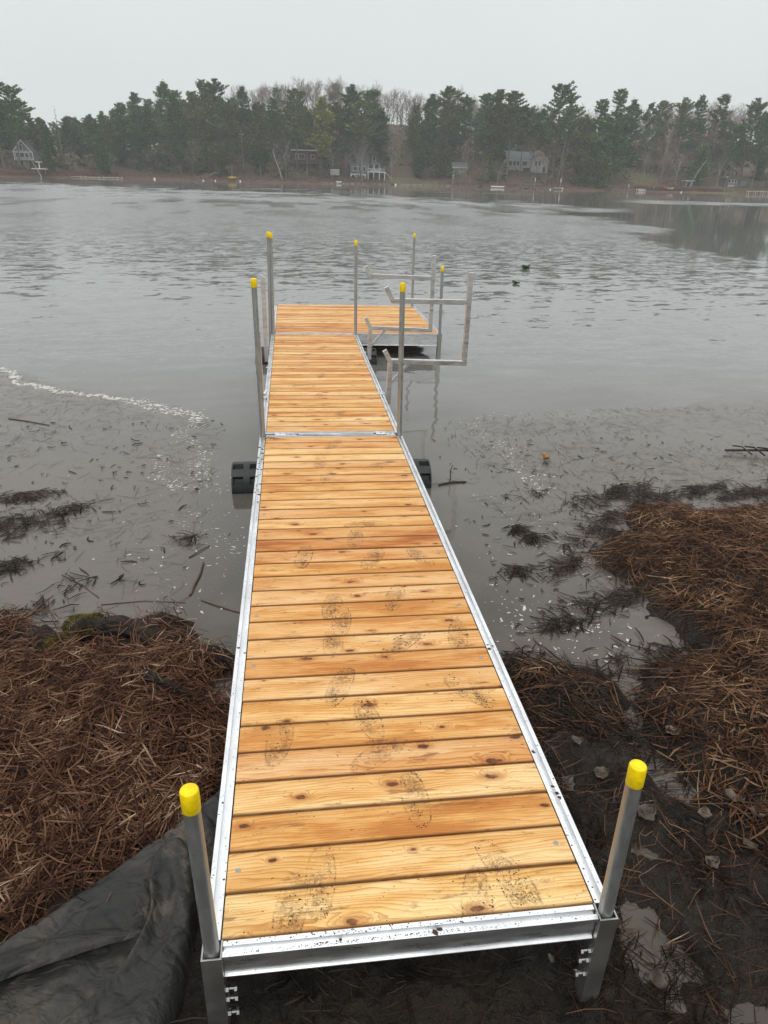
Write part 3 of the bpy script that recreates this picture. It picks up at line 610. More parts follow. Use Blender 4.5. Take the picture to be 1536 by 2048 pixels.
# ------------------------------------------------------------------ foam
def blobs(name, pts, label):
    V = []; F = []; b0 = 0
    for x, y, r_ in pts:
        k = 9; el = 1 + rnd.random() * .9; an = rnd.uniform(0, 3.14); ph = rnd.random() * 6
        V.append((x, y, .0048))
        for j in range(k):
            t = 6.2832 * j / k; q = r_ * (1 + .38 * math.sin(2 * t + ph) + .25 * math.sin(3 * t + ph * 2) + rnd.uniform(-.15, .15))
            u, v = q * math.cos(t) * el, q * math.sin(t) * .8
            V.append((x + u * math.cos(an) - v * math.sin(an), y + u * math.sin(an) + v * math.cos(an), .0016))
        for j in range(k): F.append((b0, b0 + 1 + j, b0 + 1 + (j + 1) % k))
        b0 += k + 1
    return props(np_mesh(name, np.array(V), np.array(F), M['foam']), label, 'foam', kind='stuff')
FL = [(-5.2,8.9),(-4.3,8.55),(-3.55,8.25),(-3.33,8.06),(-3.15,7.69),(-3.17,7.57),(-2.83,7.4),(-2.48,7.1),(-2.01,6.98),(-1.62,6.72),(-1.36,6.51),(-1.12,6.35),(-.86,6.2),(-.76,5.9)]
P_ = []
for (ax, ay), (bx, by) in zip(FL, FL[1:]):
    L_ = math.hypot(bx - ax, by - ay)
    for _ in range(int(L_ * 260)):
        t = rnd.random(); wv = .05 * math.sin(t * 6 + ax * 5); s_ = .022 + .025 * (ax > -1.8)
        P_.append((ax + (bx - ax) * t + rnd.gauss(0, s_), ay + (by - ay) * t + wv + rnd.gauss(0, s_ * 1.3), abs(rnd.gauss(.007, .005)) + .002))
def trail(pts, n, sp, r0, r1, out_):
    for _ in range(n):
        k = rnd.randrange(len(pts) - 1); t = rnd.random()
        out_.append((pts[k][0] + (pts[k + 1][0] - pts[k][0]) * t + rnd.gauss(0, sp), pts[k][1] + (pts[k + 1][1] - pts[k][1]) * t + rnd.gauss(0, sp * 1.3), (r0 + (r1 - r0) * rnd.random() ** 3) * .72))
trail([(-.76,5.9),(-.95,5.5),(-.62,5.1),(-.62,4.6),(-.50,4.3)], 330, .045, .003, .016, P_)
trail([(-1.0,5.0),(-.98,4.5),(-.75,4.22),(-.33,4.1)], 230, .04, .003, .014, P_)
trail([(-.9,4.9),(-.5,4.4)], 170, .17, .003, .010, P_)
trail([(-.35,3.75),(-.6,3.55),(-.2,3.15),(-.3,2.95)], 190, .07, .002, .012, P_)
trail([(-.6,3.3),(-.25,2.9),(-.2,2.6)], 60, .10, .002, .012, P_)
trail([(-1.15,3.2),(-.6,2.95),(-.55,2.5),(-.35,2.3)], 46, .10, .003, .016, P_)
trail([(-1.9,3.9),(-.5,3.4)], 30, .3, .002, .010, P_)
blobs('foam', P_, 'pale foam line and flecks curling through the silty water left of the dock')
P_ = []
trail([(2.05,5.5),(2.18,5.82),(2.4,6.0),(2.9,5.97),(3.6,6.1)], 120, .035, .003, .012, P_)
trail([(2.12,5.75),(2.1,5.3),(2.3,4.9),(2.2,4.4),(2.35,4.1),(2.25,3.9)], 260, .07, .003, .015, P_)
trail([(2.3,5.4),(2.5,4.6)], 60, .15, .003, .010, P_)
trail([(1.75,3.9),(1.9,3.3),(2.1,2.9),(2.1,2.7)], 190, .13, .002, .011, P_)
trail([(1.4,3.2),(1.6,2.4),(1.5,2.0),(1.9,1.8)], 90, .12, .002, .014, P_)
trail([(1.40,2.10),(1.52,2.02)], 14, .03, .006, .018, P_); trail([(1.50,2.28),(1.58,2.22)], 10, .03, .006, .020, P_)
trail([(1.80,1.96),(1.98,1.92)], 12, .02, .006, .020, P_); trail([(1.60,1.75),(2.2,1.85)], 34, .07, .003, .016, P_)
trail([(1.75,2.35),(2.3,1.75)], 34, .10, .003, .013, P_)
blobs('foam', P_, 'white foam flecks scattered on the murky water right of the dock')

# ------------------------------------------------------------------ dock sections
SLX, SLY = -0.00826, -0.00613
ROT = (math.atan(SLY), -math.atan(SLX), 0)
def dz(x, y): return .42 + SLX * x + SLY * y
def dock_empty(name, x, y, label, cat, group=None): return empty(name, (x, y, dz(x, y)), label, cat, group, ROT)
XL, XR = -.006, 1.094          # edges of the decking
RW = .046                      # width of a side rail
def rail_profile(s, h, w_=RW, lip=.014):
    """cross-section from the decking (0) outwards (w_): flat lip, groove, flat lip, recessed web, bottom flange"""
    g = [(0, .002), (.015, .002), (.0155, -.017), (.030, -.017), (.0305, .002), (w_, .002), (w_, -.011), (w_ - lip, -.017), (w_ - lip, -h + .006), (w_ - .007, -h + .0035),
         (w_ - .007, -h), (.004, -h), (.004, -h + .004), (w_ - lip - .006, -h + .006), (w_ - lip - .006, -.023), (.0, -.023)]
    return [(s * a, z) for a, z in g]
def rail_mesh(axis, pos, s, a0, a1, h):
    m = MB(); pr = [(pos + p, z) for p, z in rail_profile(s, h)]
    m.extrude(pr, axis, a0, a1); return m
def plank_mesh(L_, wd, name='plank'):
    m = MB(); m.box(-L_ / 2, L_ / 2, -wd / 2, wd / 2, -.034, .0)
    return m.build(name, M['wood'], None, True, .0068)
def rivet(parent, x, y, r_=.008, z=.0025, name='screw', mat='galv'):
    k = ('riv', r_, mat)
    if k not in CACHE:
        m = MB(); n = 12; vs = []
        for rr, zz in ((r_, -.002), (r_, .0006), (r_ * .86, .0014), (r_ * .66, .0014), (r_ * .60, .0004), (r_ * .42, .0004), (r_ * .36, .0012), (r_ * .14, .0010)):
            vs += [(rr * math.cos(6.2832 * j / n), rr * math.sin(6.2832 * j / n), zz) for j in range(n)]
        fs = [(q * n + j, q * n + (j + 1) % n, (q + 1) * n + (j + 1) % n, (q + 1) * n + j) for q in range(7) for j in range(n)] + [tuple(7 * n + j for j in range(n))]
        m.add(vs, fs); o = m.build(name, M[mat], parent); CACHE[k] = o.data
    else:
        o = bpy.data.objects.new(name, CACHE[k]); COL.objects.link(o); o.parent = parent
    o.location = (x, y, z); o.rotation_euler = (0, 0, rnd.random() * 6); return o
CACHE = {}
def section(label, y0, n, pitch, x0, x1, group, h=.098, sock=True):
    """planks from y0 on; frame rails all round"""
    L_ = x1 - x0; Y1 = y0 + n * pitch
    E_ = dock_empty('dock_section', 0, y0, label, 'dock section', group)
    wd = pitch - .0058; first = None
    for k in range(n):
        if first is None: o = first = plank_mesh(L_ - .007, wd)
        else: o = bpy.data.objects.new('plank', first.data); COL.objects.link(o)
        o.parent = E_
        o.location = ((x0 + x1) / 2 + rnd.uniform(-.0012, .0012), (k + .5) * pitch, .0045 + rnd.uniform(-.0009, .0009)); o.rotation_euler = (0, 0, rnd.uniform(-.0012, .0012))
    Ly = Y1 - y0
    ea, eb = (.003, Ly - .003) if sock else (-RW, Ly + RW)
    rail_mesh('y', x0, -1, ea, eb, h).build('side_rail', M['rail'], E_)
    rail_mesh('y', x1, 1, ea, eb, h).build('side_rail', M['rail'], E_)
    def endrail(pos, s, a, b_):
        m = MB(); pr = [(pos + p, z) for p, z in rail_profile(s, h)]
        # axis x: profile is (y, z)
        m.extrude(pr, 'x', a, b_); m.build('end_rail', M['rail'], E_)
    xa = .009 if sock else .001
    endrail(-.001, -1, x0 + xa, x1 - xa); endrail(Ly + .001, 1, x0 + xa, x1 - xa)
    # cross joists below the boards
    for q in range(1, int(Ly / .75)):
        m = MB(); m.box(x0 + .003, x1 - .003, q * .75 - .02, q * .75 + .02, -.085, -.036); m.build('joist', M['plate'], E_)
    return E_
D1 = section('nearest dock section with muddy footprints on its cedar boards', 0, 30, .1425, XL, XR, 'dock sections end to end')
D2 = section('middle dock section carrying the rack frames on its right rail', 4.405, 30, .1398, XL, XR, 'dock sections end to end', sock=False)
D3 = section('wide far platform section of the dock with the longest boards', 8.725, 17, .1440, XL, 2.315, 'dock sections end to end', h=.165)
for k in (1, 8, 11, 15, 19, 24):
    for sx in (.036, -.036):
        rivet(D1, (XL + sx) if sx > 0 else (XR + sx) - .01, (k + .5) * .1425 + rnd.uniform(-.02, .02), .0085, .0058)
for k in (3, 9, 16, 23):
    for x_ in (XL + .036, XR - .046): rivet(D2, x_, (k + .5) * .1398, .0085, .0058)

def socket(parent, cx, cy, zb, open_side, w_=.056):
    """U-shaped leg channel on a corner, open on one side, post stands inside; parent-local"""
    m = MB(); t = .005; h = w_ / 2
    m.box(cx - h, cx + h, cy - h, cy - h + t, zb, .004)                          # face
    m.box(cx - h, cx - h + t, cy - h + t, cy + h, zb, .004)
    m.box(cx + h - t, cx + h, cy - h + t, cy + h, zb, .004)
    m.build('leg_channel', M['plate'], parent, False, .0008)
def hexbolt(parent, x, y, z, s):
    """bolt with nut sticking out sideways"""
    m = MB(); r_ = .0085
    def hexa(xa, xb, r_):
        m.add([(xx, y + r_ * math.cos(k * 1.0472), z + r_ * math.sin(k * 1.0472)) for xx in (xa, xb) for k in range(6)],
              [(k, (k + 1) % 6, 6 + (k + 1) % 6, 6 + k) for k in range(6)] + [(5, 4, 3, 2, 1, 0), (6, 7, 8, 9, 10, 11)])
    hexa(x, x + s * .010, .012); hexa(x + s * .010, x + s * .024, .0055); hexa(x + s * .024, x + s * .033, .0115)
    m.build('bolt', M['bolt'], parent, False, .001)
for cx, cy, s, zb in ((-.026, -.026, 1, -.46), (1.116, -.026, -1, -.405)):
    socket(D1, cx, cy, zb, s)
    for zz in (-.150, -.195, -.262): hexbolt(D1, cx + s * .0281, cy - .012, zz, s)
for cx, cy in ((-.026, 4.301), (1.116, 4.301)):
    socket(D1, cx, cy, -.50, 1, .056)
for cx, cy in ((1.120, -.075),): socket(D3, cx, cy, -.5, 1, .056)
for cx, cy in ((2.337, -.026), (2.337, 2.474), (-.028, -.026), (-.028, 2.474)): socket(D3, cx, cy, -.62, 1, .056)
# joining plates between the sections
def plate(parent, x, y, lx, ly, z=.0075, name='hinge_plate', holes=1, rot=0):
    m = MB(); m.box(-lx / 2, lx / 2, -ly / 2, ly / 2, -.004, 0); o = m.build(name, M['rail'], parent, False, .001); o.location = (x, y, z); o.rotation_euler = (0, 0, rot)
    for q in range(holes): rivet(parent, x + (q - (holes - 1) / 2) * lx * .5, y, .009, z + .001, 'bolt', 'galv')
    return o
plate(D1, .115, 4.345, .085, .085); plate(D1, .965, 4.345, .085, .075); plate(D1, 1.045, 4.315, .07, .04); plate(D1, .20, 4.315, .10, .03, .006)
m = MB(); m.box(.27, .9, 4.326, 4.338, .003, .013); m.build('hinge_rod', M['rail'], D1, False, .002)
m = MB(); m.box(.27, .9, 4.304, 4.311, .003, .009); m.build('hinge_rod', M['rail'], D1, False, .002)
plate(D2, .07, 4.26, .09, .05, .008, holes=2); plate(D2, 1.03, 4.26, .08, .05, .008, holes=2)
# long pale splice strip before the platform
m = MB(); m.box(.01, 1.07, 4.248, 4.292, .0024, .0065); m.build('splice_strip', M['rail'], D2, False, .001)
# clamps on the side rails
for (x_, y_) in ((1.117, 5.585 - 4.405), (1.117, 7.47 - 4.405), (-.030, 6.66 - 4.405)):
    plate(D2, x_, y_, .07, .055, .009, 'clamp_plate', 2)
# latch on the left rail of the middle section
LT = empty('cleat', (-.045, 5.50, dz(0, 5.5) + .006), 'small bright mooring cleat on the left rail of the middle dock section', 'cleat')
m = MB(); m.tube([(-.01, -.06, .03), (.02, .05, .045)], .013, 10); m.build('cleat_bar', M['rail'], LT, True)
m = MB(); m.tube([(.0, -.02, -.004), (.0, -.02, .035)], .012, 10); m.box(-.03, .03, -.05, .03, -.005, .003); m.build('cleat_base', M['rail'], LT, True)

# ------------------------------------------------------------------ capped pipe posts
def post(bx, by, tx, tz, label, r_=.0215, bottom=-.15):
    zt = tz; E_ = empty('dock_post', (bx, by, bottom), label, 'dock post', 'galvanised posts with yellow caps')
    zb = dz(bx, by); lean = (tx - bx) / (zt - zb); H = zt - bottom
    m = MB(); m.tube([(lean * (bottom - zb), 0, 0), (lean * (zt - .055 - zb), 0, H - .055)], r_, 24); m.build('pipe', M['galv'], E_, True)
    m = MB(); n = 24; rr = r_ + .0016; prof = [(r_ + .001, -.066), (rr, -.065), (rr, -.006), (rr - .002, -.0018), (rr - .006, 0), (.004, .0004)]
    vs = [(a * math.cos(6.2832 * k / n) + lean * (zt + z - zb), a * math.sin(6.2832 * k / n), H + z) for a, z in prof for k in range(n)]
    m.add(vs, [(q * n + k, q * n + (k + 1) % n, (q + 1) * n + (k + 1) % n, (q + 1) * n + k) for q in range(5) for k in range(n)] + [tuple(5 * n + k for k in range(n))])
    m.build('cap', M['yellow'], E_, True)
Wz = .42
post(-.026, -.025, -.030, .614 + Wz, 'short capped post at the near left corner of the dock, beside the black cloth', bottom=.06)
post(1.116, -.025, 1.108, .576 + Wz, 'short capped post at the near right corner of the dock, above the muddy puddle', bottom=.06)
post(-.026, 4.301, -.032, 1.232 + Wz, 'tall capped post left of the first joint between dock sections')
post(1.118, 4.301, 1.106, 1.206 + Wz, 'tall capped post right of the first joint, in front of the rack arms')
post(1.120, 8.650, 1.121, 1.171 + Wz, 'thin capped post rising between the far boards, left of the racks', .021)
post(-.066, 8.70, -.034, 1.262 + Wz, 'left one of the two touching posts at the near left corner of the platform')
post(-.026, 8.70, -.004, 1.247 + Wz, 'right one of the two touching posts at the near left corner of the platform')
post(2.337, 11.20, 2.331, 1.102 + Wz, 'farthest capped post, at the far right corner of the platform', .021)
post(2.337, 8.70, 2.325, .848 + Wz, 'lower capped post at the near right corner of the platform, behind the racks')

# ------------------------------------------------------------------ square tube racks
def bar(pa, pb, cut_a, cut_b, w_, y, name, parent):
    """square bar in the XZ plane from pa to pb; cut_a / cut_b are unit normals of its end cuts (None = square)"""
    a = Vector((pa[0], pa[1])); b_ = Vector((pb[0], pb[1])); d = (b_ - a).normalized(); n_ = Vector((-d.y, d.x)) * w_ / 2
    def end(p, cut):
        out_ = []
        for s in (1, -1):
            q = p + n_ * s
            if cut is not None:
                c = Vector(cut); t = (p - q).dot(c) / d.dot(c); q = q + d * t
            out_.append(q)
        return out_
    A = end(a, cut_a); B = end(b_, cut_b); m = MB()
    m.add([(q.x, y + yy, q.y) for yy in (-w_ / 2, w_ / 2) for q in (A[0], B[0], B[1], A[1])], [(0, 1, 2, 3), (7, 6, 5, 4), (0, 4, 5, 1), (1, 5, 6, 2), (2, 6, 7, 3), (3, 7, 4, 0)])
    return m.build(name, M['tube'], parent, False, .0022)
def rack(Y, z, label):
    """z: dict of measured heights"""
    E_ = empty('kayak_rack', (1.19, Y, 0), label, 'kayak rack', 'square tube racks on the right rail')
    w_ = .046; P = lambda x, zz: (x - 1.19, zz)
    def bis(u, v):
        u = Vector(u).normalized(); v = Vector(v).normalized(); return (u - v).normalized()
    lo_in, lo_out, up_in, up_out, top, tipl, tipu, bot = z['lo_in'], z['lo_out'], z['up_in'], z['up_out'], z['top'], z['tipl'], z['tipu'], z['bot']
    a, b_ = P(1.200, lo_in), P(1.957, lo_out); t1 = P(1.142, tipl); tp = P(1.957 + .004, top)
    dab = (Vector(b_) - Vector(a)); dt = Vector(t1) - Vector(a); du = Vector(tp) - Vector(b_)
    c1 = bis(dab, dt); c2 = bis(-dab, du)
    bar(a, b_, c1, c2, w_, 0, 'lower_arm', E_); bar(t1, a, None, c1, w_, .0006, 'arm_tip', E_); bar(b_, tp, c2, None, w_, 0, 'upright', E_)
    a2, b2 = P(1.210, up_in), P(1.957 - w_ / 2 + .001, up_out); t2 = P(1.142, tipu); d2 = Vector(b2) - Vector(a2); dt2 = Vector(t2) - Vector(a2); c3 = bis(d2, dt2)
    bar(a2, b2, c3, None, w_, 0, 'upper_arm', E_); bar(t2, a2, None, c3, w_, .0006, 'arm_tip', E_)
    bar(P(1.192, bot), P(1.200, lo_in - .022), None, None, w_, -.0006, 'mounting_post', E_)
    bar(P(1.203, lo_in - .235), P(1.385, lo_in - .03), None, None, w_ * .62, .0, 'brace', E_)
rack(5.59, dict(lo_in=.288 + Wz, lo_out=.262 + Wz, up_in=.872 + Wz, up_out=.860 + Wz, top=1.136 + Wz, tipl=.395 + Wz, tipu=.998 + Wz, bot=-.15 + Wz), 'nearer rack of square aluminium tube, its arms crossing behind the tall right post')
rack(7.476, dict(lo_in=.252 + Wz, lo_out=.220 + Wz, up_in=.868 + Wz, up_out=.846 + Wz, top=1.106 + Wz, tipl=.378 + Wz, tipu=.978 + Wz, bot=-.14 + Wz), 'farther rack of square aluminium tube, in front of the wide platform')
for (x0, z1, Y, lab) in ((-.058, .612 + Wz, 5.62, 'square tube stub with slanted top on the left rail, nearer of the two'), (-.058, .864 + Wz, 7.52, 'square tube upright on the left rail by the far double posts')):
    m = MB(); w_ = .05
    m.add([(-w_ / 2, -w_ / 2, 0), (w_ / 2, -w_ / 2, 0), (w_ / 2, w_ / 2, 0), (-w_ / 2, w_ / 2, 0), (-w_ / 2, -w_ / 2, z1 - .25), (w_ / 2, -w_ / 2, z1 - .28), (w_ / 2, w_ / 2, z1 - .28), (-w_ / 2, w_ / 2, z1 - .25)],
          [(0, 3, 2, 1), (4, 5, 6, 7), (0, 1, 5, 4), (1, 2, 6, 5), (2, 3, 7, 6), (3, 0, 4, 7)])
    E_ = empty('bracket_post', (x0 - .03, Y, .25), lab, 'bracket post', 'square tube uprights on the left rail')
    m.build('upright', M['tube'], E_, False, .002)
    m = MB(); m.box(-.03, .06, -.012, .012, .155, .163); m.build('clamp_plate', M['rail'], E_, False, .001)

# ------------------------------------------------------------------ black plastic dock wheels
def wheel_mesh(L_, R_):
    na, nxs = 96, [0, .012, .013, .095, .096, L_ - .096, L_ - .095, L_ - .013, L_ - .012, L_]
    m = MB(); vs = []
    for q, xx in enumerate(nxs):
        for k in range(na):
            t = 6.2832 * k / na; ph = (k % 12); pocket = 3 <= ph <= 7
            inx = (2 <= q <= 3) or (6 <= q <= 7)
            r_ = R_ - (.034 if pocket and inx else 0) - (.006 if q in (0, 9) else 0)
            vs.append((xx, r_ * math.cos(t), r_ * math.sin(t)))
    fs = [(q * na + k, q * na + (k + 1) % na, (q + 1) * na + (k + 1) % na, (q + 1) * na + k) for q in range(9) for k in range(na)]
    fs += [tuple(range(na))[::-1], tuple(9 * na + k for k in range(na))]
    m.add(vs, fs); return m
for cx, cy, lab in ((-.285, 4.20, 'black treaded plastic wheel in the water left of the nearest section'), (1.125, 4.20, 'black treaded plastic wheel half hidden right of the nearest section'),
                    (-.275, 8.56, 'small looking black wheel behind the left tube uprights, under the far joint'), (1.15, 8.50, 'black wheel in the dark water under the platform corner by the rack')):
    sec = D1 if cy < 5 else D2
    E_ = bpy.data.objects.new('wheel', None); COL.objects.link(E_); E_.parent = sec; E_.location = (cx - sec.location.x, cy - sec.location.y, .055 - sec.location.z); E_['label'] = lab
    wheel_mesh(.245, .172).build('drum', M['blackp'], E_, True)
    m = MB(); m.tube([(-.01, 0, 0), (.255, 0, 0)], .016, 12); m.build('axle', M['galv'], E_, True)

# ------------------------------------------------------------------ mud crumbs on boards and rails
V = []; F = []
def crumb(x, y, z, r_, h):
    k = rnd.choice((4, 5, 6)); b0 = len(V); ph = rnd.random() * 6; V.append((x, y, z + h))
    el = rnd.uniform(.5, 1)
    for j in range(k):
        t = 6.2832 * j / k + ph; q = r_ * rnd.uniform(.6, 1.3); V.append((x + q * math.cos(t), y + q * math.sin(t) * el, z - .0005))
    for j in range(k): F.append((b0, b0 + 1 + j, b0 + 1 + (j + 1) % k))
def boardz(x, y):
    for y0, n_, p in ((0, 30, .1425), (4.405, 30, .1398), (8.725, 17, .144)):
        if y0 < y < y0 + n_ * p:
            fr = ((y - y0) / p) % 1
            if fr < .05 or fr > .95: return None
            return dz(x, y) + .0055
    return None
for i, (fx, fy, a) in enumerate(FOOT):
    dens = 480 if fy < 2.5 else (200 if fy < 5 else 70)
    for _ in range(int(dens * rnd.uniform(.4, 1.2))):
        v = rnd.uniform(-.13, .13); u = rnd.gauss(0, .026 if v > -.02 else .018); u = u if rnd.random() < .7 else math.copysign(.045 * math.sqrt(max(0, 1 - (v / .14) ** 2)), u)
        if fbm(np.array((fx + u) * 40.), np.array((fy + v) * 40.), 2) < .5: continue
        x_ = fx + u * math.cos(a) + v * math.sin(a); y_ = fy - u * math.sin(a) + v * math.cos(a); z_ = boardz(x_, y_)
        if z_ is None or not (XL + .01 < x_ < XR - .01): continue
        crumb(x_, y_, z_, abs(rnd.gauss(0, .0013)) + .0006, rnd.uniform(.0004, .0014))
for _ in range(2600):
    x_, y_ = rnd.uniform(XL + .01, XR - .01), rnd.uniform(0, 1) ** 1.4 * 8.4; z_ = boardz(x_, y_)
    if z_: crumb(x_, y_, z_, abs(rnd.gauss(0, .0010)) + .0006, .0008)
for _ in range(620):       # front rail lips
    x_ = rnd.choice((rnd.gauss(.32, .16), rnd.gauss(.35, .1), rnd.gauss(.62, .1), rnd.uniform(0, 1.08)))
    if .0 < x_ < 1.09: crumb(x_, rnd.choice((rnd.uniform(-.015, -.002), rnd.uniform(-.044, -.031), rnd.uniform(-.042, -.033))), dz(x_, 0) + .0025, abs(rnd.gauss(0, .0013)) + .0006, .001)
for _ in range(900):        # side rails
    y_ = rnd.uniform(0, 1) ** 1.3 * 8; y_ = y_ if not 4.27 < y_ < 4.4 else 3.9
    x_ = rnd.choice((XL - rnd.uniform(.002, .014), XL - rnd.uniform(.032, .044), XR + rnd.uniform(.002, .014), XR + rnd.uniform(.032, .044)))
    crumb(x_, y_, dz(x_, y_) + .0025, abs(rnd.gauss(0, .0015)) + .0006, .001)
for y_, x_, r_ in [(rnd.uniform(2.9, 4.1), XL - rnd.uniform(.002, .046), rnd.uniform(.005, .012)) for _ in range(26)] + [(4.25, .04, .02), (4.26, .02, .016), (4.255, .06, .016), (4.24, 0, .014), (.35 - .38, .33, .007), (-.037, .60, .012), (-.03, .612, .010), (.02, .86, .006)]:
    crumb(x_, y_, dz(x_, y_) + .003, r_, r_ * .5)
for yy, xx in [(1.33, -.012), (1.37, -.040), (1.30, 1.105), (1.29, 1.125), (1.27, 1.104), (.42, 1.123), (.45, 1.121), (.40, 1.126), (.62, 1.104)]:
    crumb(xx, yy, dz(xx, yy) + .003, .009, .002)
F3 = np.array(F); o = np_mesh('mud_crumbs', np.array(V), F3, M['speck']); props(o, 'dark mud crumbs tracked over the dock boards and rails', 'mud crumbs', kind='stuff')
V = []; F = []
x, y = scatter(34, .05, 1.05, .05, 3.5, lambda x, y: x > 0)
stalks('reed_scraps', M['straw_wet'], x, y, 'short black reed scraps stuck to the cedar boards', 'reed scraps', (.006, .03), (.001, .002), .0, 1, 2, 0, hfun=lambda x, y: dz(x, y) + .002, curl=1.2)

# ------------------------------------------------------------------ rotten log, leaves, sticks
def rough_tube(path, radii, n=20, amp=.28, seed=0, flat=.75):
    m = MB(); P = []; Rr = []
    for (a, b_), (ra, rb) in zip(zip(path, path[1:]), zip(radii, radii[1:])):
        for q in range(16):
            t = q / 16; P.append(Vector(a).lerp(Vector(b_), t)); Rr.append(ra + (rb - ra) * t)
    P.append(Vector(path[-1])); Rr.append(radii[-1])
    jit = lambda i, k: 1 + amp * 2.6 * (mnoise.noise(Vector((math.cos(6.283 * k / n) * 2.2, math.sin(6.283 * k / n) * 2.2, P[i].x * 3 + seed))) + .5 * mnoise.noise(Vector((math.cos(6.283 * k / n) * 9, math.sin(6.283 * k / n) * 9, P[i].x * 5 + seed))))
    m.tube(P, Rr, n, True, jit); m.v = [(x, y, z) for x, y, z in m.v]
    return m
LG = empty('driftwood_log', (-.6, 1.8, .05), 'rotten dark log with mossy stump lying on the left bank near the water', 'log')
def lg(path, radii, name, mat='log', seed=0, amp=.28):
    m = rough_tube([(x + .6, y - 1.8, z - .05) for x, y, z in path], radii, 40, amp, seed); return m.build(name, M[mat], LG, 'all')
lg([(-1.00,1.90,.05),(-.90,1.95,.085),(-.72,1.98,.08),(-.50,1.93,.05),(-.32,1.84,.02)], [.04,.07,.075,.05,.02], 'trunk', seed=1, amp=.42)
lg([(-.36,1.86,.05),(-.24,1.80,.045),(-.10,1.76,.01)], [.03,.045,.03], 'root', seed=3, amp=.5)
lg([(-.72,1.60,.10),(-.52,1.56,.10),(-.30,1.47,.05)], [.03,.05,.03], 'root', seed=6, amp=.45)
lg([(-.72,2.03,.07),(-.55,2.11,.07),(-.36,2.13,.04)], [.045,.04,.008], 'branch', seed=13, amp=.5)
def tuft_mesh(cx, cy, cz, rx, ry, rz, n, s):
    V = []; 
    for _ in range(n):
        t, p = rnd.random() * 6.283, math.acos(rnd.uniform(-.2, 1)); q = rnd.uniform(.85, 1.12)
        d = Vector((math.cos(t) * math.sin(p), math.sin(t) * math.sin(p), math.cos(p))); c = Vector((cx + d.x * rx * q, cy + d.y * ry * q, cz + d.z * rz * q))
        a = Vector((rnd.gauss(0, 1), rnd.gauss(0, 1), rnd.gauss(0, 1))).normalized() * s; b_ = (d + Vector((rnd.gauss(0, .5), rnd.gauss(0, .5), rnd.gauss(0, .5)))) * s * 1.6
        V += [c - a * .4, c + a * .4, c + b_]
    return np.array([tuple(v) for v in V]), np.arange(len(V)).reshape(-1, 3)
V1, F1 = tuft_mesh(-.33, .20, .10, .085, .065, .055, 3200, .006); V2, F2 = tuft_mesh(-.42, .10, .06, .06, .05, .05, 1500, .006); V3, F3_ = tuft_mesh(-.26, .22, .10, .05, .05, .05, 1300, .006)
o = np_mesh('moss', np.concatenate([V1, V2, V3]), np.concatenate([F1, F2 + len(V1), F3_ + len(V1) + len(V2)]), M['moss'], LG); o['kind'] = 'stuff'

def leaf(x, y, z, s, rot, label, mat='leaf', curl=.35, group='dead leaves on the mud', name='dead_leaf', cat='leaf', tilt=(0, 0)):
    m = MB(); nu, nv = 9, 7; vs = []
    for i in range(nu):
        u = i / (nu - 1); wd = math.sin(math.pi * u ** .85) ** .8 * .42 + .015
        for j in range(nv):
            v = (j / (nv - 1) - .5) * 2; lob = 1 + .16 * math.sin(u * 17 + (2 if v > 0 else 0))
            vs.append(((u - .5) * s, v * wd * s * lob, s * (curl * (v * v * .35 + (u - .5) ** 2 * .8) + .06 * math.sin(v * 5 + u * 8) + (.0 if abs(v) > .05 else -.02))))
    top = [(i * nv + j, (i + 1) * nv + j, (i + 1) * nv + j + 1, i * nv + j + 1) for i in range(nu - 1) for j in range(nv - 1)]
    m.add(vs, top)
    m.tube([(-.5 * s, 0, 0), (-.62 * s, .02 * s, .01 * s), (-.72 * s, .05 * s, 0)], [.012 * s, .010 * s, .006 * s], 5)
    o = m.build(name, M[mat], None, True); o.location = (x, y, z); o.rotation_euler = (tilt[0], tilt[1], rot)
    md = o.modifiers.new('thick', 'SOLIDIFY'); md.thickness = .0012
    return props(o, label, cat, group)
gz = lambda x, y: float(gh(np.array([x]), np.array([y]))[0])
leaf(2.56, 4.60, .012, .085, 1.9, 'curled tan leaf floating alone on the water right of the dock', 'leafo', .9, group='dead leaves')
for x_, y_, s_, r_, lb in ((1.60,.575,.085,.4,'grey folded leaf lying right of the capped near right post'), (1.945,1.01,.075,2.2,'pale crumpled leaf at the edge of the right reed mat, highest on the bank'),
                     (1.845,.56,.06,1.1,'small pale leaf in the middle of the three at the right edge'), (1.985,.60,.085,-.5,'large grey leaf at the right edge above the others'), (2.03,.50,.08,.9,'light leaf nearest the right edge among the black reeds'),
                     (1.52,.82,.07,2.6,'tan leaf by the water channel behind the near right post'), (1.36,-.02,.07,1.3,'buff leaf lying in the muddy puddle beside the near right post'), (1.75,.34,.06,.3,'small dark leaf above the puddle bank'),
                     (1.92,.38,.06,2.0,'small brown leaf half under the reeds in the lower right'), (1.46,.98,.06,.2,'grey leaf pressed into the mud near the dock rail')):
    leaf(x_, y_, max(gz(x_, y_), .0) + .016, s_, r_, lb, 'leaf', .55, tilt=(rnd.uniform(-.3, .3), rnd.uniform(-.3, .3)))
leaf(7.2, 19.98, .010, .34, .6, 'green lily leaf floating on the open lake, the farther of two', 'lily', .5, 'lily leaves on the open lake', 'lily_pad', 'lily leaf')
leaf(5.87, 16.6, .010, .24, 2.2, 'green lily leaf floating on the open lake, the nearer of two', 'lily', .5, 'lily leaves on the open lake', 'lily_pad', 'lily leaf')
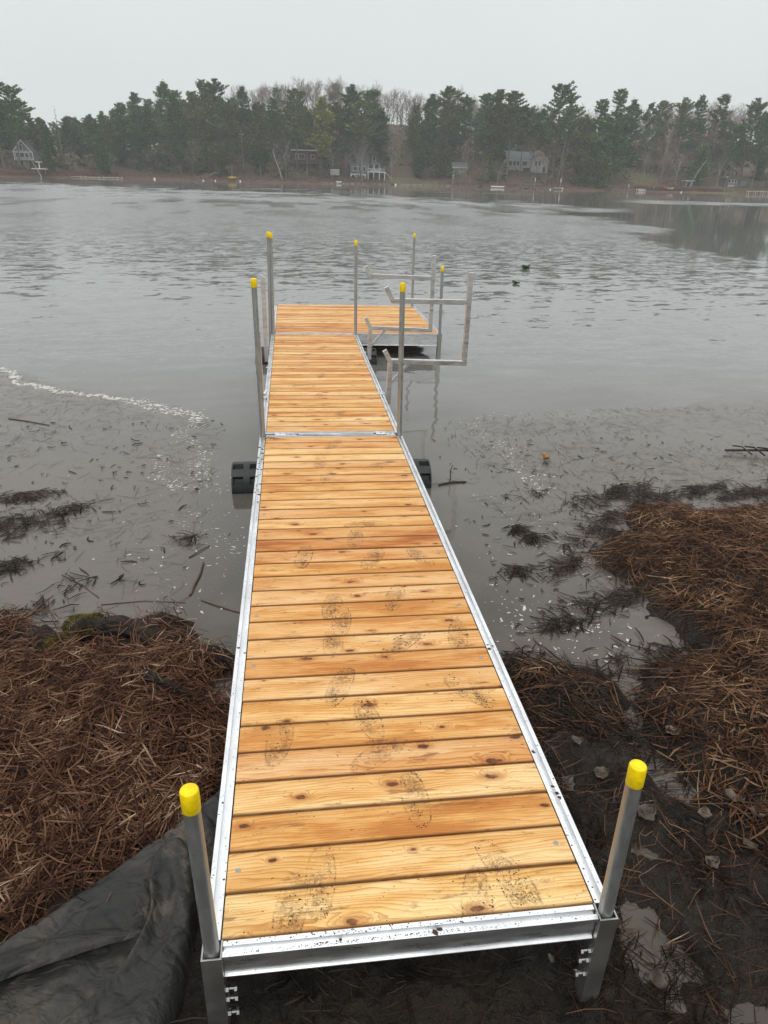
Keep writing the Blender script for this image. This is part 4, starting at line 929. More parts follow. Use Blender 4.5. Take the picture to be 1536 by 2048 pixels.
def stick(pts, r_, label, mat='stick', name='stick'):
    m = MB(); b0 = Vector(pts[0]); m.tube([Vector(p) - b0 for p in pts], [r_ * (1 - .35 * i / len(pts)) for i in range(len(pts))], 8, True, lambda i, k: 1 + .15 * math.sin(k * 3 + i))
    o = m.build(name, M[mat], None, True); o.location = b0; return props(o, label, 'stick', 'sticks in the shallows')
stick([(-.435,2.50,.004),(-.42,2.62,.012),(-.40,2.75,.010),(-.395,2.90,.006)], .008, 'stout pale cattail stub floating close to the left rail')
stick([(-.36,2.44,.004),(-.25,2.36,.006),(-.12,2.28,.004)], .005, 'thin stick pointing at the left rail below the floating stub')
stick([(-.50,2.98,.004),(-.44,3.06,.010),(-.38,3.14,.006)], .005, 'short dark stick beside the foam trail left of the dock')
stick([(-2.72,6.12,.004),(-2.5,6.02,.006),(-2.25,5.88,.004)], .008, 'long thin reed stem floating inside the far foam line', 'straw_float')
stick([(-1.28,2.82,.004),(-1.1,2.66,.005),(-.98,2.52,.004)], .003, 'fine bent twig in the grey water above the left bank')
stick([(-.95,2.44,.003),(-.7,2.46,.004),(-.45,2.42,.003)], .003, 'straight fine reed just off the left bank')
stick([(1.28,.14,.012),(1.33,.08,.014),(1.40,-.01,.008)], .0035, 'thin brown stick crossing the edge of the muddy puddle', 'straw')
stick([(1.53,4.10,.0),(1.55,4.13,.05),(1.545,4.14,.11),(1.57,4.16,.15)], .005, 'black twig standing up out of the water right of the dock', 'straw_wet')
stick([(1.44,4.08,.004),(1.56,4.12,.012),(1.69,4.13,.004)], .010, 'floating black stick at the foot of the upright twig', 'straw_wet')
BR = MB(); BR.tube([(-.55, .12, .03), (-.2, .05, .05), (.2, -.06, .05), (.7, -.2, .03)], .012, 6)
for q in range(11): xx = -.42 + q * .11; BR.tube([(xx, .08 - xx * .3, .045), (xx + .03, -.02 - xx * .3, .07), (xx + .09, -.12 - xx * .3, .02)], .008, 5)
o = BR.build('branch', M['straw_wet'], None); o.location = (4.95, 4.55, 0); props(o, 'black ribbed branch lying in the shallow water at the right edge', 'branch')

# ------------------------------------------------------------------ black ground cloth
TE = empty('ground_cloth', (-.45, .35, .12), 'crumpled black ground cloth pulled out from under the near left corner of the dock', 'ground cloth')
def strip(name, cols, sub=14, wr=.008, seed=0, thick=.0016, close=False):
    """cols: lists of 3D points (all the same length); smooth surface through them"""
    A = np.array(cols, float)                       # (nc, nr, 3)
    def cr(P, k):
        n = len(P); out_ = []
        for i in range(n - 1):
            p0, p1, p2, p3 = P[max(i - 1, 0)], P[i], P[i + 1], P[min(i + 2, n - 1)]
            for q in range(k):
                t = q / k; out_.append(.5 * ((2 * p1) + (-p0 + p2) * t + (2 * p0 - 5 * p1 + 4 * p2 - p3) * t * t + (-p0 + 3 * p1 - 3 * p2 + p3) * t ** 3))
        out_.append(P[-1]); return np.array(out_)
    A = cr(A, sub); A = np.transpose(cr(np.transpose(A, (1, 0, 2)), sub), (1, 0, 2))
    x, y = A[..., 0], A[..., 1]
    fold = np.abs(vnoise(x * 9 + y * 7 + seed, x * 4 - y * 5 + seed) - .5) * 2
    A[..., 2] += wr * (fbm(x * 7 + seed, y * 7, 3) - .5) * 2 - wr * .8 * np.exp(-fold * 9)
    cr_ = np.random.RandomState(int(seed) + 40)
    for _ in range(11):                                   # sharp pressed-in creases
        px_, py_, an = cr_.uniform(-.95, -.12), cr_.uniform(-.35, .75), cr_.choice([.75, .75, 1.1, -.4, 2.2]) + cr_.randn() * .18
        dd = np.abs((x - px_) * math.sin(an) - (y - py_) * math.cos(an)); al = (x - px_) * math.cos(an) + (y - py_) * math.sin(an)
        A[..., 2] += wr * cr_.uniform(-.9, 1.0) * np.clip(1 - dd / cr_.uniform(.012, .03), 0, 1) * np.exp(-(al / .22) ** 2)
    A -= np.array([-.45, .35, .12])
    nc, nr = A.shape[:2]; i = (np.arange(nc - 1)[:, None] * nr + np.arange(nr - 1)[None]).ravel()
    o = np_mesh(name, A.reshape(-1, 3), np.stack([i, i + 1, i + nr + 1, i + nr], 1), M['tarp'], TE, True)
    md = o.modifiers.new('thick', 'SOLIDIFY'); md.thickness = thick
    return o
# broad sheet: columns run from the dock towards the lower left, rows from the upper edge to the hidden right edge
strip('sheet', [
    [(.0,1.02,.10),(.02,.90,.13),(.03,.78,.12),(.04,.66,.08)],
    [(-.12,.78,.15),(-.11,.71,.175),(-.07,.63,.16),(-.02,.55,.09)],
    [(-.20,.69,.155),(-.18,.62,.175),(-.16,.54,.165),(-.12,.46,.10)],
    [(-.30,.59,.155),(-.29,.50,.165),(-.27,.41,.155),(-.20,.33,.09)],
    [(-.44,.47,.155),(-.41,.37,.160),(-.35,.26,.150),(-.22,.17,.09)],
    [(-.60,.335,.15),(-.56,.22,.150),(-.46,.10,.140),(-.28,.0,.09)],
    [(-.76,.225,.15),(-.71,.09,.148),(-.60,-.07,.135),(-.36,-.14,.08)],
    [(-.98,.10,.145),(-.92,-.06,.145),(-.78,-.26,.13),(-.46,-.32,.08)],
    [(-1.35,-.12,.13),(-1.25,-.32,.13),(-1.05,-.55,.12),(-.6,-.6,.07)]], 20, .013, 3)
# flap folded back over it: flat band with a sharp lip and a hollow under its lower edge
strip('fold', [
    [(-.285,.228,.176),(-.28,.222,.180),(-.278,.216,.182),(-.276,.210,.176)],
    [(-.37,.243,.170),(-.372,.222,.184),(-.376,.200,.196),(-.380,.184,.186)],
    [(-.50,.250,.166),(-.503,.220,.186),(-.508,.172,.206),(-.512,.148,.188)],
    [(-.66,.222,.160),(-.668,.188,.182),(-.68,.130,.206),(-.688,.100,.182)],
    [(-.86,.165,.152),(-.87,.125,.176),(-.885,.058,.200),(-.892,.030,.172)],
    [(-1.25,.02,.14),(-1.25,-.03,.165),(-1.25,-.11,.185),(-1.25,-.14,.15)]], 16, .007, 8)
# muddy underside turned up along the right: crisp raised lip on its left, wide sagging face, then over the edge into the dark
strip('turned_edge', [
    [(-.268,.508,.170),(-.266,.516,.196),(-.245,.528,.216),(-.212,.530,.214),(-.190,.520,.190),(-.178,.505,.10),(-.178,.50,.02)],
    [(-.290,.470,.168),(-.288,.474,.205),(-.255,.476,.208),(-.205,.468,.212),(-.165,.455,.190),(-.152,.440,.09),(-.155,.43,.01)],
    [(-.290,.385,.166),(-.287,.388,.208),(-.250,.384,.188),(-.195,.372,.196),(-.150,.352,.178),(-.136,.340,.08),(-.14,.33,.0)],
    [(-.270,.285,.166),(-.267,.288,.206),(-.232,.280,.176),(-.182,.266,.186),(-.142,.246,.166),(-.126,.232,.07),(-.13,.22,.0)],
    [(-.288,.185,.164),(-.284,.188,.200),(-.245,.174,.172),(-.192,.156,.176),(-.150,.134,.150),(-.132,.120,.06),(-.14,.11,.0)],
    [(-.345,.080,.158),(-.340,.084,.192),(-.292,.064,.168),(-.228,.040,.166),(-.178,.020,.138),(-.155,.006,.05),(-.16,.0,.0)],
    [(-.445,-.020,.154),(-.438,-.015,.186),(-.378,-.044,.164),(-.298,-.074,.158),(-.232,-.094,.128),(-.205,-.108,.04),(-.21,-.11,.0)],
    [(-.62,-.140,.150),(-.61,-.134,.180),(-.53,-.172,.160),(-.42,-.212,.150),(-.33,-.24,.12),(-.30,-.255,.03),(-.31,-.26,.0)],
    [(-.88,-.30,.14),(-.87,-.29,.17),(-.76,-.34,.155),(-.6,-.40,.145),(-.5,-.44,.11),(-.46,-.46,.02),(-.46,-.46,.0)]], 16, .010, 5)

# ------------------------------------------------------------------ trees across the lake
def conifer(h, seed, base=.22, dens=1.0, spread=6.2, up=.12, mat='pine', ragged=.22, bare_low=0, name='pine_tree'):
    """returns (root, trunk, crown) of a white pine about h metres tall"""
    q = np.random.RandomState(seed); T = []; K = MB()
    lean = q.randn(2) * .018 * h; topp = q.uniform(2.0, 6.0); lop = q.rand(8) * .5 + .72
    K.tube([(0, 0, -.6), (lean[0] * .3, lean[1] * .3, h * .35), (lean[0], lean[1], h * .98)], [.30 * h / 26, .22 * h / 26, .03], 7)
    z = base * h; az = 0
    while z < h * .985:
        t = (z / h - base) / (1 - base)
        prof = (.28 + .72 * np.sin(np.pi * min(1, (t * .70 + .24))) ** .8) * (1 - t ** topp * .62)
        nb = q.randint(4, 7) if t < .9 else 4; az += 1.3
        for k in range(nb):
            if q.rand() < ragged * (.5 + .5 * (t < .5)): continue
            a = az + k * 6.283 / nb + q.randn() * .25; L_ = max(spread * prof * (.45 + .65 * q.rand()) * lop[int(a / .7854) % 8] * (.85 + .3 * np.sin(z * .9 + lean[0] * 9)), .6)
            rise = up + .35 * t + q.randn() * .08; d = np.array([np.cos(a), np.sin(a), 0]); s_ = np.array([-d[1], d[0], 0])
            p0 = np.array([lean[0] * z / h, lean[1] * z / h, z])
            p1 = p0 + d * L_ * .55 + [0, 0, rise * L_ * .35]; p2 = p0 + d * L_ + [0, 0, rise * L_ * 1.05]
            if L_ > 1.2: K.tube([tuple(p0), tuple(p1), tuple(p2)], [.055, .035, .012], 3, False)
            ncl = int(max(4, L_ * 6.0 * dens))
            for c in range(ncl):
                u = .30 + .72 * (c + q.rand()) / ncl
                pc = (p0 * (1 - u) ** 2 + 2 * u * (1 - u) * p1 + u * u * p2) if u <= 1 else p2 + d * .1
                pc = pc + s_ * q.randn() * .20 * L_ * (.5 + .3 * u) * .62 + [0, 0, q.randn() * .07 + .04]
                for _ in range(5):
                    aa = a + q.randn() * 1.0; sz = .40 + .34 * q.rand()
                    e1 = np.array([np.cos(aa), np.sin(aa), .30 + q.randn() * .35]) * sz; e2 = np.array([-np.sin(aa), np.cos(aa), q.randn() * .5]) * sz * .36
                    c0 = pc + q.randn(3) * [.16, .16, .09]
                    T.append([c0 - e2, c0 + e2, c0 + e1 + e2 * .3]) if q.rand() < .5 else T.append([c0 - e1 * .4, c0 + e1 * .6 + e2, c0 + e1 * .6 - e2])
        z += (.62 + .35 * q.rand()) * (1.0 if t < .8 else .62) * (h / 26) ** .5
    # leading tuft
    for _ in range(26):
        c0 = np.array([lean[0], lean[1], h * .97]) + q.randn(3) * [.22, .22, .35]; T.append([c0, c0 + q.randn(3) * .22 + [0, 0, .35], c0 + q.randn(3) * .16])
    if bare_low:
        for _ in range(bare_low):
            z_ = h * q.uniform(.12, base + .05); a = q.rand() * 6.28; L_ = q.uniform(.8, 2.4); K.tube([(0, 0, z_), (np.cos(a) * L_, np.sin(a) * L_, z_ + q.randn() * .2)], [.04, .01], 3, False)
    root = bpy.data.objects.new(name, None); COL.objects.link(root)
    K.build('trunk', M['bark'], root)
    V = np.array(T).reshape(-1, 3); np_mesh('crown', V, np.arange(len(V)).reshape(-1, 3), M[mat], root)
    root['_h'] = float(h); return root
def bare_tree(h, seed, mat='twigs', spread=1.0, thick=.011, trunk_mat=None, levels=4, name='bare_tree', twig=1.0):
    q = np.random.RandomState(seed); K = MB(); T = []
    def grow(p, d, L_, r_, lv):
        mid = p + d * L_ * .5 + q.randn(3) * L_ * .035; e_ = p + d * L_ + q.randn(3) * L_ * .05
        if lv > 1: K.tube([tuple(p), tuple(mid), tuple(e_)], [r_, r_ * .82, r_ * .62], 4 if lv < levels else 6, False)
        else: T.append((p, e_, r_ * 1.1))
        if lv == 0: return
        nb = {4: 6, 3: 4, 2: 4, 1: 4}.get(lv, 3)
        for k in range(nb):
            u = .35 + .65 * (k + q.rand() * .6) / nb if lv < levels else .42 + .58 * (k + q.rand() * .5) / nb
            pt = p * (1 - u) + e_ * u
            a = q.rand() * 6.283; sp = (.42 + .25 * q.rand()) * spread
            o_ = np.cross(d, [np.cos(a), np.sin(a), .3]); o_ /= np.linalg.norm(o_) + 1e-6
            nd = d * (1 - sp * .35) + o_ * sp + [0, 0, .12]; nd /= np.linalg.norm(nd)
            grow(pt, nd, L_ * (.50 + .16 * q.rand()) * (.95 if lv < levels else .72), r_ * .46, lv - 1)
    grow(np.array([0, 0, -.5]), np.array([q.randn() * .04, q.randn() * .04, 1.0]), h * .72, thick * h, levels)
    V = []
    for a, b_, r_ in T:
        d = b_ - a; s_ = np.cross(d, q.randn(3)); s_ = s_ / (np.linalg.norm(s_) + 1e-6) * max(r_, .016) * twig
        V += [a - s_, a + s_, b_]
        for _ in range(3):
            u = q.rand(); p = a + d * u; e_ = p + d * .45 + q.randn(3) * np.linalg.norm(d) * .25; V += [p - s_ * .7, p + s_ * .7, e_]
    root = bpy.data.objects.new(name, None); COL.objects.link(root)
    K.build('trunk', M[trunk_mat or 'bark'], root)
    V = np.array(V); top = V[:, 2].max(); root['_h'] = float(top)
    np_mesh('crown', V, np.arange(len(V)).reshape(-1, 3), M[mat], root)
    return root
ZONES = [(-200, -84, 'left of the A-frame cottage'), (-84, -66, 'by the A-frame cottage'), (-66, -36, 'on the dark wooded left shore'),
         (-36, -8, 'above the yellow pedal boat'), (-8, 19, 'around the dark red cabin'), (19, 42, 'around the blue-grey lake house'), (42, 72, 'around the beige shed'),
         (72, 95, 'around the large white house'), (95, 122, 'left of the grass lane'), (122, 150, 'above the beached canoe'), (150, 178, 'around the grey cabin'), (178, 400, 'right of the grey cabin')]
def zone(x):
    for a, b_, t in ZONES:
        if a <= x < b_: return t
def plant(protos, x, y, h, label, cat, group, used):
    p = rnd.choice(protos); z = float(ground(x, y))
    if id(p) in used: o = copy_tree(p)
    else: o = p; used.add(id(p))
    s = h / p['_h']; wd = s ** .75; o.location = (x, y, z - .1); o.scale = (wd, wd, s); o.rotation_euler = (0, 0, rnd.random() * 6.28)
    return props(o, label, cat, group)
CON = [[-93.8, 257.4, 22.4], [-87.2, 253.1, 23.8], [-82.1, 252.6, 22.8], [-81.5, 259.1, 18.4], [-80.5, 263.9, 13.4], [-80.2, 273.1, 11.6], [-73.9, 281.3, 12.3], [-72.4, 288.6, 13.1], [-67.0, 284.8, 14.1], [-62.0, 282.6, 15.7], [-56.0, 283.3, 19.5], [-52.2, 290.4, 21.7], [-46.6, 279.1, 20.9], [-43.4, 293.5, 25.6], [-37.0, 277.0, 24.9], [-31.2, 281.2, 23.6], [-28.7, 292.3, 25.9], [-24.0, 284.9, 26.6], [-18.9, 269.2, 22.0], [-15.4, 292.1, 24.3], [-9.1, 268.0, 21.8], [-4.3, 282.6, 21.1], [3.5, 277.7, 25.0], [6.9, 270.1, 21.0], [17.4, 277.5, 21.9], [23.3, 280.6, 27.9], [25.5, 271.1, 24.3], [29.2, 275.0, 27.0], [34.3, 279.2, 21.6], [47.0, 284.3, 22.6], [51.0, 280.2, 27.4], [57.2, 277.6, 28.4], [63.9, 278.8, 23.6], [66.9, 262.4, 26.3], [71.0, 262.2, 26.1], [73.1, 252.5, 26.5], [79.0, 257.3, 20.4], [89.6, 272.5, 19.7], [88.2, 250.4, 28.4], [94.0, 255.0, 25.8], [97.7, 251.4, 20.4], [104.3, 254.3, 24.9], [111.8, 258.3, 27.9], [121.4, 266.7, 24.8], [132.3, 277.6, 23.0], [143.0, 290.0, 23.9], [145.7, 279.4, 25.0], [149.3, 274.5, 25.8], [161.0, 279.9, 26.2], [154.6, 255.4, 19.4], [160.6, 258.0, 26.6], [161.6, 251.8, 23.5], [167.7, 253.0, 26.4]]
BARE = [[-63.5, 341.2, 15.8], [-61.5, 340.1, 14.4], [-57.8, 351.9, 15.8], [-55.9, 375.7, 20.5], [-48.1, 332.8, 21.7], [-29.0, 341.6, 11.3], [-28.5, 353.1, 9.3], [-20.0, 353.5, 9], [-15.6, 344.9, 14.4], [-13.1, 347.7, 13.4], [-11.8, 348.1, 11.0], [-9.9, 335.9, 17.7], [-6.0, 317.2, 22.1], [-2.3, 332.2, 18.9], [2.8, 330.9, 16.6], [7.1, 360.0, 12.7], [9.9, 344.2, 9.6], [12.7, 366.0, 15.6], [14.1, 317.2, 18.5], [16.3, 323.1, 18.7], [22.4, 336.3, 15.8], [24.6, 340.9, 15.6], [29.0, 361.7, 12.6], [32.6, 372.6, 11.9], [35.5, 376.8, 9.2], [37.7, 352.3, 14.1], [38.7, 348.0, 16.8], [40.9, 337.3, 12.8], [43.7, 344.1, 10.4], [48.5, 366.2, 9], [50.8, 346.7, 14.9], [51.4, 327.7, 17.5], [58.3, 354.9, 14.3], [55.8, 321.0, 17.2], [56.5, 321.1, 16.5], [65.0, 355.4, 9], [70.2, 357.7, 9], [65.0, 316.3, 15.2], [65.8, 319.9, 17.4], [67.0, 309.5, 20.1], [67.9, 302.3, 19.2], [71.4, 300.8, 20.7], [83.8, 347.9, 16.0], [80.9, 327.6, 11.2], [78.6, 303.4, 18.5], [78.4, 295.0, 20.9], [90.5, 334.0, 16.1], [90.0, 308.6, 16.1], [88.4, 297.2, 12.1], [108.1, 353.5, 9.2], [99.0, 311.6, 17.8], [101.9, 313.9, 14.1], [107.9, 318.4, 11.1], [116.4, 340.6, 16.2], [101.3, 291.4, 17.8], [114.7, 322.6, 10.7], [108.6, 296.9, 20.9], [131.8, 353.7, 16.9], [118.1, 311.6, 19.8], [127.5, 319.3, 12.1], [142.8, 356.5, 12.3], [140.3, 343.0, 18.1], [124.7, 299.7, 17.4], [138.6, 326.4, 15.2], [135.2, 312.4, 15.7], [156.3, 355.4, 17.9], [135.6, 299.6, 17.2], [138.8, 302.0, 18.6], [141.3, 298.8, 21.8], [146.7, 310.7, 19.5], [170.3, 353.2, 9.8], [147.9, 299.3, 21.5], [167.3, 328.9, 13.8], [164.7, 321.7, 16.4], [157.2, 299.3, 21.7], [167.5, 310.3, 20.7], [172.2, 317.9, 17.4], [163.3, 293.5, 22.7], [178.3, 317.3, 14.2], [193.4, 332.5, 9.7], [196.4, 332.6, 9], [201.2, 342.8, 15.5], [183.1, 307.1, 18.7], [198.8, 326.2, 18.9], [214.8, 345.9, 9], [195.9, 313.6, 19.3], [216.2, 337.2, 12.5], [208.2, 319.0, 11.1], [227.3, 349.5, 15.2], [234.7, 350.9, 10.1], [222.2, 327.5, 12.6], [212.1, 308.0, 17.3], [-27.9, 380.8, 14.6], [-26.3, 388.8, 17.9], [-21.3, 360.8, 16.9], [-21.1, 389.9, 15.8], [-16.7, 365.5, 13.7], [-13.2, 376.3, 13.6], [-9.2, 350.5, 15.9], [-7.2, 357.6, 14.5], [-4.6, 351.7, 16.3], [-2.1, 370.0, 15.0], [1.8, 390.7, 16.9], [5.0, 379.6, 14.0], [7.8, 384.2, 15.9], [10.0, 379.7, 15.3], [12.6, 356.0, 16.7], [15.2, 376.4, 15.7], [19.2, 366.0, 14.3], [23.6, 383.3, 17.2], [24.5, 381.6, 15.5], [29.8, 383.6, 15.2], [32.4, 381.2, 15.2], [35.0, 393.2, 16.8], [37.0, 379.6, 13.4], [39.8, 374.1, 16.5], [44.8, 395.7, 15.6], [47.4, 375.8, 14.3], [49.5, 383.0, 14.3], [55.3, 392.5, 16.8], [53.9, 368.8, 15.5], [57.0, 362.5, 13.7], [60.0, 362.5, 13.9], [64.7, 380.9, 16.0], [66.4, 361.7, 14.3], [70.7, 374.5, 16.9], [71.0, 362.0, 16.6], [70.8, 339.2, 17.4], [75.4, 356.0, 15.9], [78.3, 355.0, 17.7], [83.8, 361.0, 17.7], [86.5, 365.6, 19.3], [92.0, 366.8, 21.2], [88.0, 341.5, 16.6], [93.8, 352.0, 18.3], [91.8, 339.0, 19.5], [100.1, 358.3, 21.2], [107.8, 364.7, 17.5], [112.1, 364.9, 16.4], [113.9, 361.8, 14.7], [109.0, 339.7, 17.9], [113.0, 351.6, 17.7], [122.0, 368.6, 17.0], [177.3, 356.7, 16.2], [182.3, 358.9, 17.7], [184.0, 354.8, 15.6], [180.1, 337.9, 15.3], [187.6, 346.8, 15.8], [190.5, 349.2, 16.7], [196.4, 350.3, 15.2], [205.5, 362.9, 17.5], [201.2, 346.8, 16.5], [209.0, 355.8, 15.6], [204.8, 344.5, 17.0], [210.2, 345.8, 18.3], [230.1, 374.4, 18.8], [233.6, 372.4, 19.0], [233.0, 367.4, 18.6], [225.3, 349.4, 16.0], [230.8, 353.3, 18.2], [224.8, 337.1, 17.9], [32.4, 296.7, 5.5], [39.0, 304.3, 10.3], [43.2, 314.4, 12.6], [45.4, 307.9, 11.2], [46.3, 300.1, 7.7], [39.5, 292.5, 5.8], [131.6, 281.4, 16.1], [138.6, 291.0, 18.4], [138.0, 281.1, 17.8], [138.2, 273.1, 16.4], [142.1, 276.2, 18.6], [149.4, 278.5, 18.0], [150.8, 268.2, 17.0], [130.9, 267.2, 11.1], [136.0, 263.6, 10.6], [-46.2, 275.2, 9.0], [-38.7, 276.6, 10.6], [-32.4, 273.5, 12.3], [-59.9, 269.3, 7.2], [-17.0, 274.6, 17.4], [-12.4, 281.1, 14.4], [-2.3, 264.9, 8.8], [82.8, 251.8, 15.2], [84.7, 247.0, 14.7], [156.1, 272.0, 19.6], [163.0, 267.5, 20.0], [-2.1, 278.9, 13.6], [19.9, 268.8, 9.3], [141.8, 258.2, 14.6], [132.5, 261.6, 14.0]]
CONB = [[-125.4, 340.0, 14.1], [-125.2, 351.7, 22.4], [-116.7, 333.6, 17.6], [-107.1, 307.0, 14.9], [-105.3, 305.0, 15.9], [-99.5, 301.1, 17.1], [-97.4, 298.8, 15.7], [-99.1, 304.7, 11.2], [-112.4, 353.7, 10.6], [-110.5, 352.3, 9], [-92.6, 309.8, 9.4], [-88.6, 294.4, 9], [-97.9, 334.7, 9.2], [-89.2, 321.5, 9.9], [-80.8, 296.2, 9], [-91.5, 345.2, 9], [-84.9, 327.6, 11.8], [-90.1, 352.4, 9], [-84.1, 351.2, 11.7], [-81.3, 342.6, 9], [-79.4, 349.6, 9.6], [-73.1, 321.2, 9], [-76.7, 356.0, 12.7], [-65.6, 316.4, 15.9], [-71.6, 365.0, 16.8], [-60.9, 338.1, 16.4], [-59.6, 364.4, 18.3], [-49.9, 376.1, 19.9], [-42.4, 320.5, 19.4], [-40.7, 338.4, 15.1], [-40.6, 358.1, 17.5], [-35.4, 331.8, 16.8], [-33.1, 331.9, 14.2], [-28.7, 312.1, 22.5], [-25.0, 366.7, 9], [-21.7, 343.5, 13.0], [-3.8, 345.5, 14.5], [4.3, 328.8, 14.8], [23.4, 369.0, 13.2], [82.1, 294.8, 19.1], [182.3, 349.3, 15.1], [228.3, 342.9, 16.0], [214.0, 305.7, 21.8]]
LOW = [[-93.6, 257.4, 1.8], [-84.8, 254.1, 8.7], [-74.9, 257.5, 7.1], [-73.3, 265.7, 3.9], [-68.8, 273.1, 2.3], [-60.6, 268.1, 11.3], [-58.2, 285.3, 5.6], [-51.2, 279.3, 3.9], [-45.7, 289.3, 3.2], [-42.4, 281.3, 5.1], [-31.7, 275.2, 4.5], [-28.1, 278.6, 9.1], [-22.2, 270.5, 7.4], [-9.1, 270.9, 11.2], [-1.2, 268.6, 6.0], [11.1, 277.5, 4.1], [14.4, 283.7, 8.7], [47.7, 281.1, 7.8], [56.4, 279.5, 12.2], [65.2, 263.0, 14.0], [70.5, 259.7, 10.8], [91.0, 251.4, 10.1], [98.3, 249.9, 9.5], [103.6, 248.3, 10.3], [143.5, 262.9, 14.7], [145.1, 259.7, 12.8], [172.0, 265.6, 9.0]]

used = set()
_q = random.Random(77)
for k in range(64):                                    # second row of pines closing the wall of trees
    x_ = -104 + k * 4.4 + _q.uniform(-1.6, 1.6); d_ = _q.uniform(12, 34)
    if any(abs(x_ - c) < w_ for c, w_ in ((-82, 4), (41, 4), (128, 7), (137, 6), (147, 5))) or (any(abs(x_ - c) < w_ for c, w_ in ((6, 7), (29, 8), (83, 9), (62, 4))) and d_ < 26): continue
    (CON if k % 5 in (0, 2) or x_ < -60 else BARE).append((round(x_, 1), round(float(shore(x_)) + d_, 1), round(_q.uniform(12, 19) * (.8 if x_ < -56 else 1), 1)))
for k in range(52):                                    # third rank, just lower than the front one
    x_ = -58 + k * 4.6 + _q.uniform(-1.6, 1.6); d_ = _q.uniform(30, 58)
    if 36 < x_ < 50 or abs(x_ - 137) < 7: continue
    CON.append((round(x_, 1), round(float(shore(x_)) + d_, 1), round(_q.uniform(15, 19), 1)))
for k in range(60):
    x_ = -14 + k * 3.9 + _q.uniform(-2, 2); BARE.append((round(x_, 1), round(float(shore(x_)) + _q.uniform(75, 110), 1), round(_q.uniform(14, 19), 1)))
for k in range(44):
    x_ = -12 + k * 5.1 + _q.uniform(-2, 2); BARE.append((round(x_, 1), round(float(shore(x_)) + _q.uniform(95, 125), 1), round(_q.uniform(12, 17), 1)))
for k in range(46):
    x_ = -112 + k * 5.6 + _q.uniform(-2.4, 2.4); d_ = _q.uniform(38, 75)
    if 38 < x_ < 50 and d_ < 60: continue
    CONB.append((round(x_, 1), round(float(shore(x_)) + d_, 1), round(_q.uniform(11, 17) * (.75 if x_ < -56 else 1), 1)))
PT = [conifer(26, 1), conifer(26, 2, .24, 1.0, 5.6, .16, 'pine2'), conifer(26, 3, .16, 1.0, 6.8, .08), conifer(26, 4, .22, .9, 6.4, .22, 'pine2', .38, 8), conifer(26, 5, .28, 1.0, 6.0, .14, 'pine', .34, 12), conifer(26, 6, .10, 1.1, 5.8, .05, 'pine', .2)]
PTL = [conifer(12, 11, .04, 1.2, 4.4, .0, 'pine', .12), conifer(12, 12, .02, 1.2, 4.8, -.03, 'pine2', .15)]
PTS = [conifer(17, 21, .10, .9, 6.0, .12), conifer(17, 22, .12, .9, 5.6, .12, 'pine2')]
PTH = [conifer(26, 61, .46, 1.0, 6.0, .12), conifer(26, 62, .50, 1.0, 5.6, .16, 'pine2')]
HSE = [(-88, -76, 262), (0, 14, 284), (14, 20, 274), (20, 37, 276), (57, 67, 279), (73, 93, 264), (134, 144, 300), (151, 165, 257)]
for x_, y_, h_ in CON:
    plant(PTH if any(a < x_ < b_ and y_ < c for a, b_, c in HSE) else PT, x_, y_, h_, 'tall shore pine ' + zone(x_), 'pine tree', 'shore pines ' + zone(x_), used)
for x_, y_, h_ in CONB:
    plant(PTS, x_, y_, h_, 'dark hillside pine ' + zone(x_), 'pine tree', 'hillside pines ' + zone(x_), used)
for x_, y_, h_ in LOW:
    if any(a < x_ < b_ and y_ < c for a, b_, c in HSE): continue
    plant(PTL, x_, y_, max(h_, 3), 'low dense hemlock ' + zone(x_), 'hemlock', 'low hemlocks ' + zone(x_), used)
YP = conifer(24.6, 31, .30, 1.2, 5.0, .1, 'pineY', .2); plant([YP], 11.6, 267.0, 24.6, 'pine with yellowing needles standing out among the dark ones right of the red cabin', 'pine tree', None, used)
BT = [bare_tree(17, 41, twig=1.7), bare_tree(17, 42, 'twigs', 1.15, twig=1.6), bare_tree(17, 43, 'twigs_red', 1.0, twig=1.6), bare_tree(17, 44, 'twigs_red', 1.2, twig=1.6), bare_tree(17, 45, 'twigs', .8, twig=1.7)]
for x_, y_, h_ in BARE:
    red = (35 < x_ < 50 and y_ < 320) or (120 < x_ < 160 and y_ < 310)
    plant(BT[2:4] if red else BT, x_, y_, h_, ('reddish bare tree ' if red else 'leafless hill tree ') + zone(x_), 'bare tree', ('reddish bare trees ' if red else 'leafless hill trees ') + zone(x_), used)
BI = [bare_tree(15, 51, 'twigs', .7, trunk_mat='birch', name='birch_tree', thick=.0065), bare_tree(15, 52, 'twigs', .9, trunk_mat='birch', name='birch_tree', thick=.0065)]
for x_, y_, h_, lb in ((-.4, 266, 13, 'pale birch at the left of the red cabin'), (15.4, 268, 13, 'grey birch standing in front of the white trailer'), (26.0, 269, 16, 'tall pale birch in front of the blue-grey house'),
                       (24.0, 269.5, 14, 'thin pale birch at the left corner of the blue-grey house'), (36.5, 272, 13, 'birch on the lawn edge right of the blue-grey house'), (63.0, 270, 9, 'slim birch in front of the beige shed'), (68.5, 247, 10, 'pale trunk left of the white house'),
                       (92.5, 252, 15, 'pale bare tree right of the white house'), (135.6, 256, 14, 'birch beside the grey open booth'), (129.2, 268, 16, 'slender birch above the red boat'), (133.5, 264, 18, 'tall slender birch behind the booth'), (37.5, 318, 19, 'tall forked pale tree against the sky on the hill'), (-12.0, 300, 20, 'white forked birch high above the utility pole'), (150.5, 254.5, 13, 'pale birch leaning before the grey cabin')):
    plant(BI, x_, y_, h_, lb, 'birch', None, used)
